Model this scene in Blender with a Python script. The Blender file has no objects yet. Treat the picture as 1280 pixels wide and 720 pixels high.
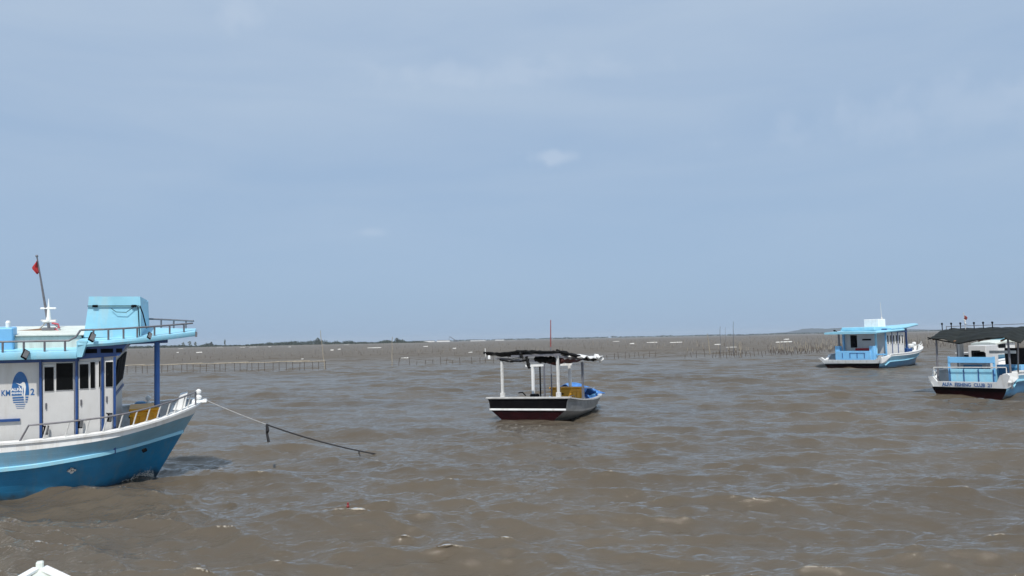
import bpy, math, random
import numpy as np
from mathutils import Vector, Matrix, Euler, noise
random.seed(7)
R = math.radians
scene = bpy.context.scene
C = scene.collection
W0, H0, F, EYE = 1280.0, 720.0, 925.0, 3.1

# ------------------------------------------------------------------ camera
cam_rot = Matrix.Rotation(R(90 + 3.98), 4, 'X') @ Matrix.Rotation(R(-1.18), 4, 'Z')
cd = bpy.data.cameras.new('camera')
cam = bpy.data.objects.new('camera', cd)
cam.matrix_world = Matrix.Translation((0, 0, EYE)) @ cam_rot
cd.sensor_width = 36.0
cd.lens = F / W0 * 36.0
cd.clip_start = 0.1
cd.clip_end = 30000
C.objects.link(cam)
scene.camera = cam
# ------------------------------------------------------------------ world
SUN_EL, SUN_AZ = 54.0, 178.0      # azimuth measured clockwise from +Y : behind the camera, a little right
w = bpy.data.worlds.new('World')
scene.world = w
w.use_nodes = True
nt = w.node_tree
nt.nodes.clear()
N = nt.nodes.new
L = nt.links.new
out = N('ShaderNodeOutputWorld')
bg = N('ShaderNodeBackground')
bg.inputs['Strength'].default_value = 0.10
sky = N('ShaderNodeTexSky')
sky.sky_type = 'NISHITA'
sky.sun_disc = False
sky.sun_elevation = R(SUN_EL)
sky.sun_rotation = R(SUN_AZ)
sky.air_density = 1.0
sky.dust_density = 1.0
tc = N('ShaderNodeTexCoord')
mp = N('ShaderNodeMapping')
mp.inputs['Scale'].default_value = (1.0, 1.0, 5.5)
L(tc.outputs['Generated'], mp.inputs['Vector'])
n1 = N('ShaderNodeTexNoise')
n1.inputs['Scale'].default_value = 1.7
n1.inputs['Detail'].default_value = 7
n1.inputs['Roughness'].default_value = 0.55
n1.inputs['Distortion'].default_value = 0.4
L(mp.outputs[0], n1.inputs['Vector'])
r1 = N('ShaderNodeMapRange')
r1.inputs['From Min'].default_value = 0.38
r1.inputs['From Max'].default_value = 0.75
L(n1.outputs['Fac'], r1.inputs['Value'])
# the thin overcast veil: an even pale blue-grey that is a little lighter high up
sepz = N('ShaderNodeSeparateXYZ')
L(tc.outputs['Generated'], sepz.inputs[0])
zr = N('ShaderNodeMapRange')
zr.inputs['From Min'].default_value = 0.0
zr.inputs['From Max'].default_value = 0.45
L(sepz.outputs['Z'], zr.inputs['Value'])
veil = N('ShaderNodeMixRGB')
veil.inputs[1].default_value = (3.05, 4.50, 6.55, 1)
veil.inputs[2].default_value = (4.15, 5.4, 7.2, 1)
L(zr.outputs[0], veil.inputs[0])
m1 = N('ShaderNodeMixRGB')
m1.inputs[0].default_value = 0.88
L(sky.outputs[0], m1.inputs[1])
L(veil.outputs[0], m1.inputs[2])
m2 = N('ShaderNodeMixRGB')
m2.inputs[2].default_value = (5.3, 6.3, 7.5, 1)
mf = N('ShaderNodeMath')
mf.operation = 'MULTIPLY'
L(r1.outputs[0], mf.inputs[0])
zc = N('ShaderNodeMapRange')       # clouds thin out toward the horizon
zc.inputs['From Min'].default_value = 0.02
zc.inputs['From Max'].default_value = 0.30
zc.inputs['To Max'].default_value = 0.46
L(sepz.outputs['Z'], zc.inputs['Value'])
L(zc.outputs[0], mf.inputs[1])
L(mf.outputs[0], m2.inputs[0])
L(m1.outputs[0], m2.inputs[1])
# a few small soft cloud puffs, each at its own direction in the sky
last = m2.outputs[0]
n2 = N('ShaderNodeTexNoise')
n2.inputs['Scale'].default_value = 26
n2.inputs['Detail'].default_value = 6
L(tc.outputs['Generated'], n2.inputs['Vector'])
def pdir(x, y):
    return (cam_rot @ Vector(((x - W0 / 2) / F, (H0 / 2 - y) / F, -1))).normalized()
for (px, py, sx, sy, st) in ((696, 196, .036, .0085, .26), (310, 22, .03, .018, .15), (462, 291, .020, .0055, .14),
                             (1170, 140, .17, .030, .13), (640, 92, .16, .018, .13)):
    d = pdir(px, py)
    m = N('ShaderNodeVectorMath')
    m.operation = 'SUBTRACT'
    L(tc.outputs['Generated'], m.inputs[0])
    m.inputs[1].default_value = d
    s_ = N('ShaderNodeVectorMath')
    s_.operation = 'MULTIPLY'
    L(m.outputs[0], s_.inputs[0])
    s_.inputs[1].default_value = (1 / sx, 1 / sx, 1 / sy)
    ln = N('ShaderNodeVectorMath')
    ln.operation = 'LENGTH'
    L(s_.outputs[0], ln.inputs[0])
    a = N('ShaderNodeMath')
    a.operation = 'MULTIPLY_ADD'
    L(n2.outputs['Fac'], a.inputs[0])
    a.inputs[1].default_value = 3.2
    a.inputs[2].default_value = -1.15
    b = N('ShaderNodeMath')
    b.operation = 'SUBTRACT'
    L(a.outputs[0], b.inputs[0])
    L(ln.outputs['Value'], b.inputs[1])
    rr = N('ShaderNodeMapRange')
    rr.interpolation_type = 'SMOOTHSTEP'
    rr.inputs['From Min'].default_value = -0.9
    rr.inputs['From Max'].default_value = 0.5
    rr.inputs['To Max'].default_value = st
    L(b.outputs[0], rr.inputs['Value'])
    mm = N('ShaderNodeMixRGB')
    mm.inputs[2].default_value = (7.0, 7.7, 8.7, 1)
    L(rr.outputs[0], mm.inputs[0])
    L(last, mm.inputs[1])
    last = mm.outputs[0]
L(last, bg.inputs['Color'])
L(bg.outputs[0], out.inputs['Surface'])
# ------------------------------------------------------------------ sun
sd = bpy.data.lights.new('sun', 'SUN')
sd.energy = 4.1
sd.angle = R(1.5)
sd.color = (1.0, 0.955, 0.89)
sun = bpy.data.objects.new('sun', sd)
el, az = R(SUN_EL), R(SUN_AZ)
sdir = Vector((math.sin(az) * math.cos(el), math.cos(az) * math.cos(el), math.sin(el)))
sun.rotation_euler = sdir.to_track_quat('Z', 'Y').to_euler()
C.objects.link(sun)
scene.view_settings.view_transform = 'Standard'
scene.view_settings.look = 'None'
scene.view_settings.gamma = 1
scene.view_settings.exposure = 0.0
scene.render.engine = 'CYCLES'

# ------------------------------------------------------------------ measuring helpers
def ray(x, y):
    return cam_rot @ Vector(((x - W0 / 2) / F, (H0 / 2 - y) / F, -1))
def on_z(x, y, z=0.0):
    d = ray(x, y)
    t = (z - EYE) / d.z
    return Vector((0, 0, EYE)) + d * t
def at(x, y, Y):
    d = ray(x, y)
    return Vector((0, 0, EYE)) + d * (Y / d.y)

# ------------------------------------------------------------------ materials
def mat(name, col, rough=0.5, var=0.12, scale=3.0, bump=0.15, metal=0.0, grime=None, gscale=1.2, gamt=0.35, streak=True, spec=0.5):
    m = bpy.data.materials.new(name)
    m.use_nodes = True
    t = m.node_tree
    b = t.nodes['Principled BSDF']
    b.inputs['Roughness'].default_value = rough
    b.inputs['Metallic'].default_value = metal
    b.inputs['Specular IOR Level'].default_value = spec
    co = t.nodes.new('ShaderNodeTexCoord')
    nz = t.nodes.new('ShaderNodeTexNoise')
    nz.inputs['Scale'].default_value = scale
    nz.inputs['Detail'].default_value = 6
    t.links.new(co.outputs['Object'], nz.inputs['Vector'])
    ra = t.nodes.new('ShaderNodeValToRGB')
    ra.color_ramp.elements[0].position = 0.3
    ra.color_ramp.elements[1].position = 0.72
    ra.color_ramp.elements[0].color = [c * (1 - var) for c in col] + [1]
    ra.color_ramp.elements[1].color = [min(1, c * (1 + var * .6)) for c in col] + [1]
    t.links.new(nz.outputs['Fac'], ra.inputs[0])
    src = ra.outputs[0]
    if grime:
        mp_ = t.nodes.new('ShaderNodeMapping')
        mp_.inputs['Scale'].default_value = (5, 5, .7) if streak else (1, 1, 1)
        t.links.new(co.outputs['Object'], mp_.inputs['Vector'])
        g = t.nodes.new('ShaderNodeTexNoise')
        g.inputs['Scale'].default_value = gscale
        g.inputs['Detail'].default_value = 8
        g.inputs['Roughness'].default_value = .65
        t.links.new(mp_.outputs[0], g.inputs['Vector'])
        gr = t.nodes.new('ShaderNodeMapRange')
        gr.inputs['From Min'].default_value = .5
        gr.inputs['From Max'].default_value = .72
        gr.inputs['To Max'].default_value = gamt
        t.links.new(g.outputs['Fac'], gr.inputs['Value'])
        mx = t.nodes.new('ShaderNodeMixRGB')
        mx.inputs[2].default_value = list(grime) + [1]
        t.links.new(gr.outputs[0], mx.inputs[0])
        t.links.new(src, mx.inputs[1])
        src = mx.outputs[0]
    t.links.new(src, b.inputs['Base Color'])
    if bump:
        bp = t.nodes.new('ShaderNodeBump')
        bp.inputs['Strength'].default_value = bump
        bp.inputs['Distance'].default_value = 0.01
        n3 = t.nodes.new('ShaderNodeTexNoise')
        n3.inputs['Scale'].default_value = scale * 6
        n3.inputs['Detail'].default_value = 4
        t.links.new(co.outputs['Object'], n3.inputs['Vector'])
        t.links.new(n3.outputs['Fac'], bp.inputs['Height'])
        t.links.new(bp.outputs[0], b.inputs['Normal'])
    return m
def hull_paint(name, col, **kw):
    m = mat(name, col, **kw)
    t = m.node_tree
    n, l = t.nodes.new, t.links.new
    b = t.nodes['Principled BSDF']
    co = n('ShaderNodeTexCoord')
    sp = n('ShaderNodeSeparateXYZ'); l(co.outputs['Object'], sp.inputs[0])
    # weed and scum line that has grown just above the water
    nz = n('ShaderNodeTexNoise'); nz.inputs['Scale'].default_value = 5; nz.inputs['Detail'].default_value = 6
    l(co.outputs['Object'], nz.inputs['Vector'])
    a = n('ShaderNodeMath'); a.operation = 'MULTIPLY_ADD'; a.inputs[1].default_value = -.38
    l(nz.outputs['Fac'], a.inputs[0]); l(sp.outputs['Z'], a.inputs[2])
    r_ = n('ShaderNodeMapRange'); r_.inputs['From Min'].default_value = .08; r_.inputs['From Max'].default_value = -.10
    r_.inputs['To Max'].default_value = .8
    l(a.outputs[0], r_.inputs['Value'])
    mx = n('ShaderNodeMixRGB'); mx.inputs[2].default_value = (.035, .036, .026, 1)
    src = b.inputs['Base Color'].links[0].from_socket
    l(r_.outputs[0], mx.inputs[0]); l(src, mx.inputs[1]); l(mx.outputs[0], b.inputs['Base Color'])
    # plank seams
    w_ = n('ShaderNodeTexWave'); w_.bands_direction = 'Z'; w_.inputs['Scale'].default_value = 2.3; w_.inputs['Distortion'].default_value = .25
    w_.wave_profile = 'SAW'
    l(co.outputs['Object'], w_.inputs['Vector'])
    bp = n('ShaderNodeBump'); bp.inputs['Strength'].default_value = .5; bp.inputs['Distance'].default_value = .012
    l(w_.outputs['Fac'], bp.inputs['Height'])
    l(b.inputs['Normal'].links[0].from_socket, bp.inputs['Normal']) if b.inputs['Normal'].links else None
    l(bp.outputs[0], b.inputs['Normal'])
    return m
RUST = (.16, .09, .045)
DIRT = (.22, .2, .16)
M = {
 'white': mat('white_paint', (.82, .83, .82), .45, .08, 2.5, grime=(.42, .36, .27), gamt=.45),
 'cabin': mat('shaded_cabin_paint', (.62, .62, .61), .4, .07, 2.0, grime=(.45, .42, .36), gamt=.35),  # white walls greyed: the roof overhang's shade is put into the paint
 'cream': mat('cream_paint', (.66, .70, .64), .5, .08, 3, grime=DIRT, gamt=.35),
 'ltblue': mat('light_blue_paint', (.29, .62, .78), .42, .10, 2.5, grime=(.5, .55, .5), gamt=.4),
 'skyblue': mat('sky_blue_paint', (.20, .50, .80), .42, .10, 2.5, grime=(.35, .45, .5), gamt=.35),
 'hullmid': hull_paint('shaded_blue_hull', (.20, .41, .56), rough=.5, var=.14, scale=2.0, grime=(.28, .32, .32), gamt=.45),  # light blue topsides, with the shade on them worked into the colour
 'hullblue': hull_paint('deep_blue_hull', (.018, .20, .40), rough=.38, var=.2, scale=2.0, grime=(.10, .20, .26), gamt=.55),
 'hullblue2': hull_paint('medium_blue_hull', (.05, .21, .40), rough=.4, var=.2, scale=2.0, grime=(.12, .2, .26), gamt=.5),
 'navy': mat('navy_paint', (.018, .07, .24), .4, .15, 4, grime=(.05, .09, .18)),
 'postblue': mat('blue_post_paint', (.03, .13, .42), .4, .12, 4, grime=(.07, .15, .3)),
 'steel': mat('galvanised_steel', (.19, .19, .21), .42, .15, 12, metal=.3, grime=RUST, gamt=.3),
 'railwhite': mat('pale_rail_steel', (.62, .62, .60), .4, .12, 12, grime=RUST, gamt=.35, gscale=6),
 'glass': mat('dark_window', (.006, .007, .008), .2, .1, 3, bump=0, spec=.12),
 'black': mat('black_paint', (.0045, .004, .005), .55, .3, 4, grime=(.012, .010, .010), gamt=.5, spec=.06),
 'red': mat('red_antifouling', (.017, .0028, .004), .6, .35, 3, grime=(.007, .004, .004), gamt=.8, spec=.08),
 'greywood': hull_paint('weathered_grey_planks', (.25, .255, .255), rough=.7, var=.25, scale=5, bump=.4, grime=(.10, .10, .10), gamt=.7, streak=False),
 'capgrey': mat('worn_grey_cap', (.47, .47, .46), .6, .2, 5, bump=.4, grime=(.2, .2, .19), gamt=.5, streak=False),
 'wood': mat('brown_wood', (.19, .10, .05), .7, .25, 6, bump=.4),
 'deck': mat('deck_paint', (.20, .21, .22), .7, .2, 3, grime=DIRT, streak=False),
 'dark': mat('dark_interior', (.006, .007, .009), .7, .3, 4, spec=.05),
 'tarp': mat('black_tarpaulin', (.012, .012, .012), .6, .4, 5, bump=.6, spec=.10),
 'tarpwhite': mat('white_sacking', (.72, .72, .70), .7, .15, 8, bump=.6, grime=(.25, .25, .25), streak=False),
 'tarpgrey': mat('grey_green_tarpaulin', (.020, .023, .021), .65, .35, 2.5, bump=.5, spec=.12),
 'maroon': mat('maroon_cloth', (.09, .025, .022), .8, .3, 8),
 'orange': mat('orange_plastic', (.74, .35, .012), .45, .18, 3, grime=(.45, .22, .05), gamt=.4),
 'bluecloth': mat('blue_tarpaulin', (.06, .2, .52), .55, .25, 6, bump=.6, grime=(.3, .4, .5), streak=False),
 'green': mat('green_plastic', (.02, .16, .11), .5, .2, 5),
 'flagred': mat('red_flag_cloth', (.45, .03, .035), .8, .2, 8),
 'masttop': mat('dull_red_paint', (.24, .05, .045), .6, .3, 6),
 'pink': mat('faded_red_cord', (.5, .09, .12), .7, .2, 12),
 'rope': mat('black_rope', (.018, .017, .02), .75, .3, 30, bump=.5),
 'ropepale': mat('pale_rope', (.42, .42, .42), .75, .25, 30, bump=.5),
 'bamboo': mat('pale_bamboo', (.34, .30, .235), .7, .3, 4, bump=.3, grime=(.2, .16, .11), gamt=.6),
 'wetwood': mat('wet_dark_stake', (.085, .062, .045), .6, .35, 5, bump=.3),
 'foamfloat': mat('white_foam_float', (.74, .74, .71), .7, .12, 3, grime=(.5, .45, .35), streak=False),
 'redfloat': mat('red_plastic', (.24, .03, .03), .4, .1, 3),
 'logoblue': mat('logo_blue', (.02, .13, .36), .45, .12, 8),
 'lens': mat('grey_glass', (.2, .2, .2), .2, .15, 9, bump=0),
 'leaf': mat('mangrove_leaf', (.040, .056, .036), .8, .35, .08, bump=0, spec=.15),
 'leaf2': mat('pale_leaf', (.09, .11, .06), .8, .3, .08, bump=0, spec=.15),
 'bark': mat('grey_bark', (.14, .12, .10), .8, .2, 1, bump=0),
 'mud': mat('mud_bank', (.16, .14, .11), .9, .2, .05, bump=0),
 'hill': mat('forested_hill', (.018, .030, .036), .9, .3, .01, bump=0, spec=.1),
 'shed': mat('pale_sheet_wall', (.72, .72, .70), .6, .1, .1, bump=0),
 'crane': mat('crane_steel', (.10, .11, .13), .6, .1, 1, bump=0),
}
def foam_mat():
    m = bpy.data.materials.new('water_foam')
    m.use_nodes = True
    b = m.node_tree.nodes['Principled BSDF']
    b.inputs['Base Color'].default_value = (.66, .62, .55, 1)
    b.inputs['Roughness'].default_value = .6
    return m
M['foam'] = foam_mat()

# ------------------------------------------------------------------ mesh helpers
class MB:
    def __init__(self):
        self.v, self.f, self.m, self.slot = [], [], [], 0
    def add(self, vs, fs):
        o = len(self.v)
        self.v += [tuple(p) for p in vs]
        self.f += [tuple(i + o for i in f) for f in fs]
        self.m += [self.slot] * len(fs)
        return self
    def box(self, c, s, rot=None, bev=0.0):
        cx, cy, cz = c
        hx, hy, hz = s[0] / 2, s[1] / 2, s[2] / 2
        b = min(bev, hx * .9, hy * .9, hz * .9)
        if b > 0:
            vs, fs, idx = [], [], {}
            for sx in (-1, 1):
                for sy in (-1, 1):
                    for sz in (-1, 1):
                        for k, (ax, ay, az_) in enumerate(((1, 0, 0), (0, 1, 0), (0, 0, 1))):
                            idx[(sx, sy, sz, k)] = len(vs)
                            vs.append(Vector((sx * (hx - (0 if ax else b)), sy * (hy - (0 if ay else b)), sz * (hz - (0 if az_ else b)))))
            for s1 in (-1, 1):
                fs.append([idx[(s1, a, c_, 0)] for a, c_ in ((-1, -1), (1, -1), (1, 1), (-1, 1))][::s1])
                fs.append([idx[(a, s1, c_, 1)] for a, c_ in ((-1, -1), (1, -1), (1, 1), (-1, 1))][::-s1])
                fs.append([idx[(a, c_, s1, 2)] for a, c_ in ((-1, -1), (1, -1), (1, 1), (-1, 1))][::s1])
            for s1 in (-1, 1):
                for s2 in (-1, 1):
                    fs.append([idx[(s1, s2, -1, 0)], idx[(s1, s2, -1, 1)], idx[(s1, s2, 1, 1)], idx[(s1, s2, 1, 0)]][::s1 * s2])
                    fs.append([idx[(s1, -1, s2, 0)], idx[(s1, -1, s2, 2)], idx[(s1, 1, s2, 2)], idx[(s1, 1, s2, 0)]][::-s1 * s2])
                    fs.append([idx[(-1, s1, s2, 1)], idx[(-1, s1, s2, 2)], idx[(1, s1, s2, 2)], idx[(1, s1, s2, 1)]][::s1 * s2])
            for sx in (-1, 1):
                for sy in (-1, 1):
                    for sz in (-1, 1):
                        fs.append([idx[(sx, sy, sz, 0)], idx[(sx, sy, sz, 1)], idx[(sx, sy, sz, 2)]][::sx * sy * sz])
        else:
            vs = [Vector((x * hx, y * hy, z * hz)) for x in (-1, 1) for y in (-1, 1) for z in (-1, 1)]
            fs = [(0, 1, 3, 2), (4, 6, 7, 5), (0, 4, 5, 1), (2, 3, 7, 6), (0, 2, 6, 4), (1, 5, 7, 3)]
        if rot is not None:
            q = Euler(rot).to_matrix()
            vs = [q @ p for p in vs]
        return self.add([p + Vector(c) for p in vs], fs)
    def beam(self, a, b, wd, ht=None):
        a, b = Vector(a), Vector(b)
        ht = ht or wd
        d = (b - a).normalized()
        up = Vector((0, 0, 1)) if abs(d.z) < .95 else Vector((1, 0, 0))
        s = d.cross(up).normalized() * wd / 2
        u = s.cross(d).normalized() * ht / 2
        vs = [p + i * s + j * u for p in (a, b) for i, j in ((-1, -1), (1, -1), (1, 1), (-1, 1))]
        return self.add(vs, [(0, 1, 2, 3)[::-1], (4, 5, 6, 7), (0, 1, 5, 4), (1, 2, 6, 5), (2, 3, 7, 6), (3, 0, 4, 7)])
    def tube(self, pts, r, n=8, caps=True):
        pts = [Vector(p) for p in pts]
        k = len(pts)
        rs = r if isinstance(r, (list, tuple)) else [r] * k
        vs, fs = [], []
        prev = None
        for i, p in enumerate(pts):
            d = (pts[min(i + 1, k - 1)] - pts[max(i - 1, 0)]).normalized()
            if prev is None:
                up = Vector((0, 0, 1)) if abs(d.z) < .9 else Vector((1, 0, 0))
                s = d.cross(up).normalized()
            else:
                s = (prev - d * prev.dot(d)).normalized()
            prev = s
            u = d.cross(s)
            for j in range(n):
                a = 2 * math.pi * j / n
                vs.append(p + (s * math.cos(a) + u * math.sin(a)) * rs[i])
        for i in range(k - 1):
            for j in range(n):
                fs.append((i * n + j, i * n + (j + 1) % n, (i + 1) * n + (j + 1) % n, (i + 1) * n + j))
        if caps:
            fs.append(tuple(range(n))[::-1])
            fs.append(tuple(range((k - 1) * n, k * n)))
        return self.add(vs, fs)
    def lathe(self, c, prof, n=14):
        c = Vector(c)
        vs = [c + Vector((r_ * math.cos(2 * math.pi * j / n), r_ * math.sin(2 * math.pi * j / n), z)) for r_, z in prof for j in range(n)]
        k = len(prof)
        fs = [(i * n + j, i * n + (j + 1) % n, (i + 1) * n + (j + 1) % n, (i + 1) * n + j) for i in range(k - 1) for j in range(n)]
        fs += [tuple(range(n))[::-1], tuple(range((k - 1) * n, k * n))]
        return self.add(vs, fs)
    def sphere(self, c, r, n=12):
        prof = [(max(1e-3, r * math.sin(math.pi * i / 8)), -r * math.cos(math.pi * i / 8)) for i in range(9)]
        return self.lathe(c, prof, n)
    def prism(self, poly, off):
        n = len(poly)
        off = Vector(off)
        vs = [Vector(p) for p in poly] + [Vector(p) + off for p in poly]
        return self.add(vs, [tuple(range(n))[::-1], tuple(range(n, 2 * n))] + [(i, (i + 1) % n, n + (i + 1) % n, n + i) for i in range(n)])
    def grid(self, rows):
        n, m_ = len(rows), len(rows[0])
        return self.add([p for r_ in rows for p in r_], [(i * m_ + j, i * m_ + j + 1, (i + 1) * m_ + j + 1, (i + 1) * m_ + j) for i in range(n - 1) for j in range(m_ - 1)])
    def build(self, name, mats, parent=None, smooth=False, solid=0.0):
        me = bpy.data.meshes.new(name)
        me.from_pydata(self.v, [], self.f)
        mats = mats if isinstance(mats, (list, tuple)) else [mats]
        for k in mats:
            me.materials.append(M[k] if isinstance(k, str) else k)
        me.polygons.foreach_set('material_index', self.m)
        if smooth:
            me.polygons.foreach_set('use_smooth', [True] * len(self.f))
        me.update()
        o = bpy.data.objects.new(name, me)
        C.objects.link(o)
        if smooth == 'auto':
            md = o.modifiers.new('edges', 'EDGE_SPLIT')
            md.split_angle = R(35)
        if solid:
            md = o.modifiers.new('thickness', 'SOLIDIFY')
            md.thickness = solid
            md.offset = 0
        if parent:
            o.parent = parent
        return o
def tag(o, label=None, cat=None, group=None, kind=None):
    if label: o['label'] = label
    if cat: o['category'] = cat
    if group: o['group'] = group
    if kind: o['kind'] = kind
    return o
def empty(name, loc, rot=(0, 0, 0)):
    o = bpy.data.objects.new(name, None)
    o.location = loc
    o.rotation_euler = rot
    o.empty_display_size = .3
    C.objects.link(o)
    return o
FONT = {}
def text_mesh(name, s, size, m, parent, loc, rot, ext=.004, off=0.0, sx=1.0):
    cu = bpy.data.curves.new('t', 'FONT')
    cu.body = s
    cu.size = size
    cu.extrude = ext
    cu.offset = off
    cu.align_x = 'CENTER'
    cu.align_y = 'CENTER'
    tmp = bpy.data.objects.new('t', cu)
    C.objects.link(tmp)
    bpy.context.view_layer.update()
    me = bpy.data.meshes.new_from_object(tmp.evaluated_get(bpy.context.evaluated_depsgraph_get()))
    bpy.data.objects.remove(tmp)
    me.materials.clear()
    me.materials.append(M[m])
    o = bpy.data.objects.new(name, me)
    o.location = loc
    o.rotation_euler = rot
    o.scale = (sx, 1, 1)
    o.parent = parent
    C.objects.link(o)
    return o
def lerp_table(T, x):
    if x <= T[0][0]: return T[0][1:]
    if x >= T[-1][0]: return T[-1][1:]
    for a, b in zip(T, T[1:]):
        if a[0] <= x <= b[0]:
            f = (x - a[0]) / (b[0] - a[0])
            return tuple(p + (q - p) * f for p, q in zip(a[1:], b[1:]))
def smooth_table(T, n=24):
    """Catmull-Rom through the table rows (first column x, monotone)"""
    T = [tuple(map(float, r_)) for r_ in T]
    o = []
    k = len(T)
    for i in range(k - 1):
        p0, p1, p2, p3 = T[max(i - 1, 0)], T[i], T[i + 1], T[min(i + 2, k - 1)]
        for j in range(n // (k - 1) + 1):
            t_ = j / (n // (k - 1) + 1)
            o.append(tuple(.5 * (2 * b + (c - a) * t_ + (2 * a - 5 * b + 4 * c - d) * t_ ** 2 + (3 * b - a - 3 * c + d) * t_ ** 3) for a, b, c, d in zip(p0, p1, p2, p3)))
    o.append(T[-1])
    return o
def loft(T, bands, transom_slots=None, transom_x=None, sub=3):
    """T rows: x, then (y,z) for each line from gunwale down to keel. bands: slot per strip. Each line may carry its own x shift."""
    mb = MB()
    nl = (len(T[0]) - 1) // 2
    for side in (1, -1):
        for k in range(nl - 1):
            mb.slot = bands[k]
            rows = []
            for r_ in T:
                y0, z0, y1, z1 = r_[1 + 2 * k:5 + 2 * k]
                rows.append([(r_[0] , side * (y0 + (y1 - y0) * j / sub), z0 + (z1 - z0) * j / sub) for j in range(sub + 1)])
            if side < 0: rows = rows[::-1]
            mb.grid(rows)
    if transom_slots:
        for r_, flip in ((T[0], 1),):
            for k in range(nl - 1):
                mb.slot = transom_slots[k]
                y0, z0, y1, z1 = r_[1 + 2 * k:5 + 2 * k]
                mb.add([(r_[0], y0, z0), (r_[0], -y0, z0), (r_[0], -y1, z1), (r_[0], y1, z1)], [(0, 1, 2, 3)])
    return mb
def inner(r_, z, inset, f):
    """point just inside the hull skin of station r_ at height z (lines run from gunwale to keel)"""
    L_ = [(r_[1 + 2 * k], r_[2 + 2 * k]) for k in range((len(r_) - 1) // 2)]
    y = L_[0][0]
    for (ya, za), (yb, zb) in zip(L_, L_[1:]):
        if zb <= z <= za:
            y = ya + (yb - ya) * (za - z) / max(1e-6, za - zb)
            break
    return (r_[0] + f((r_[0], y, z)) - inset * .8, max(0.0, y - inset), z)
def rake(mb, f):
    mb.v = [(v[0] + f(v), v[1], v[2]) for v in mb.v]
    return mb

# ------------------------------------------------------------------ water
rng = np.random.default_rng(11)
NW = 140
lam = np.exp(rng.uniform(math.log(.2), math.log(6.0), NW))
wdir = math.radians(-104) + rng.normal(0, .33, NW) * (1.0 + .45 * (lam < 1.0))
kx, ky = np.cos(wdir) * 2 * np.pi / lam, np.sin(wdir) * 2 * np.pi / lam
amp = .0054 * lam ** .95
amp *= np.where(lam > 3.6, .8, 1.0) * np.where(lam < 1.0, 1.6, 1.0) * np.where((lam > 1.3) & (lam < 5.0), 1.32, 1.0)
ph = rng.uniform(0, 2 * np.pi, NW)
def waves(X, Y, sp):
    Z = np.zeros_like(X); DX = np.zeros_like(X); DY = np.zeros_like(X); J = np.zeros_like(X)
    # wave groups: calmer and rougher patches
    g = .78 + .28 * np.sin(X * .11 + 1.3 + .8 * np.sin(Y * .07)) * np.sin(Y * .13 + .5 + .9 * np.sin(X * .05))
    for i in range(NW):
        a = amp[i] * np.clip(1.6 - 2.6 * sp / lam[i] * 1.6, 0, 1)
        if a.max() <= 0: continue
        th = kx[i] * X + ky[i] * Y + ph[i]
        c, s = np.cos(th), np.sin(th)
        k = math.hypot(kx[i], ky[i])
        Z += a * c
        q = 1.0
        DX -= q * a * s * kx[i] / k
        DY -= q * a * s * ky[i] / k
        J += a * k * c
    return Z * g, DX * g, DY * g, J * g
def build_water():
    azf = np.radians(np.arange(-43, 43.001, .115))
    azc = np.radians(np.concatenate([np.arange(48, 313, 5.0)]))
    azs = np.concatenate([azf, azc])
    rs = [3.0]
    while rs[-1] < 9000:
        r_ = rs[-1]
        rs.append(r_ + max(.05, min(r_ * .0052, r_ * r_ * .0011 + .03)) if r_ < 300 else r_ * 1.012)
    rs = np.array(rs)
    A, RR = np.meshgrid(azs, rs)
    X = RR * np.sin(A); Y = RR * np.cos(A)
    sp = RR * .0052 * .55
    Z, DX, DY, J = waves(X, Y, sp)
    far = np.clip((700 - RR) / 400, 0, 1)
    Z = Z * far; X2 = X + DX * far; Y2 = Y + DY * far
    nr, na = X.shape
    co = np.stack([X2, Y2, Z], -1).reshape(-1, 3)
    co = np.vstack([co, [[0, 0, 0]]]).astype(np.float32)
    i = np.arange(nr - 1)[:, None] * na; j = np.arange(na)[None, :]
    j2 = (j + 1) % na
    quads = np.stack([i + j, i + j2, i + na + j2, i + na + j], -1).reshape(-1, 4)
    tris = np.stack([np.full(na, nr * na), (np.arange(na) + 1) % na, np.arange(na)], -1)
    me = bpy.data.meshes.new('sea_water')
    me.vertices.add(len(co)); me.vertices.foreach_set('co', co.ravel())
    nl = quads.size + tris.size
    me.loops.add(nl)
    me.loops.foreach_set('vertex_index', np.concatenate([quads.ravel(), tris.ravel()]).astype(np.int32))
    nf = len(quads) + len(tris)
    me.polygons.add(nf)
    st = np.concatenate([np.arange(len(quads)) * 4, quads.size + np.arange(len(tris)) * 3]).astype(np.int32)
    me.polygons.foreach_set('loop_start', st)
    me.polygons.foreach_set('use_smooth', np.ones(nf, bool))
    me.update(calc_edges=True)
    me.validate()
    at_ = me.attributes.new('crest', 'FLOAT', 'POINT')
    cr = np.concatenate([J.ravel(), [0]]).astype(np.float32)
    at_.data.foreach_set('value', cr)
    o = bpy.data.objects.new('sea_water', me)
    C.objects.link(o)
    tag(o, kind='structure')
    return o, np.percentile(J, [50, 95, 99, 99.7])
def wz(x, y):
    r_ = math.hypot(x, y)
    return float(waves(np.array([[x]]), np.array([[y]]), r_ * .0052 * .55)[0][0, 0])
sea, pj = build_water()
print('crest percentiles', pj)
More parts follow.
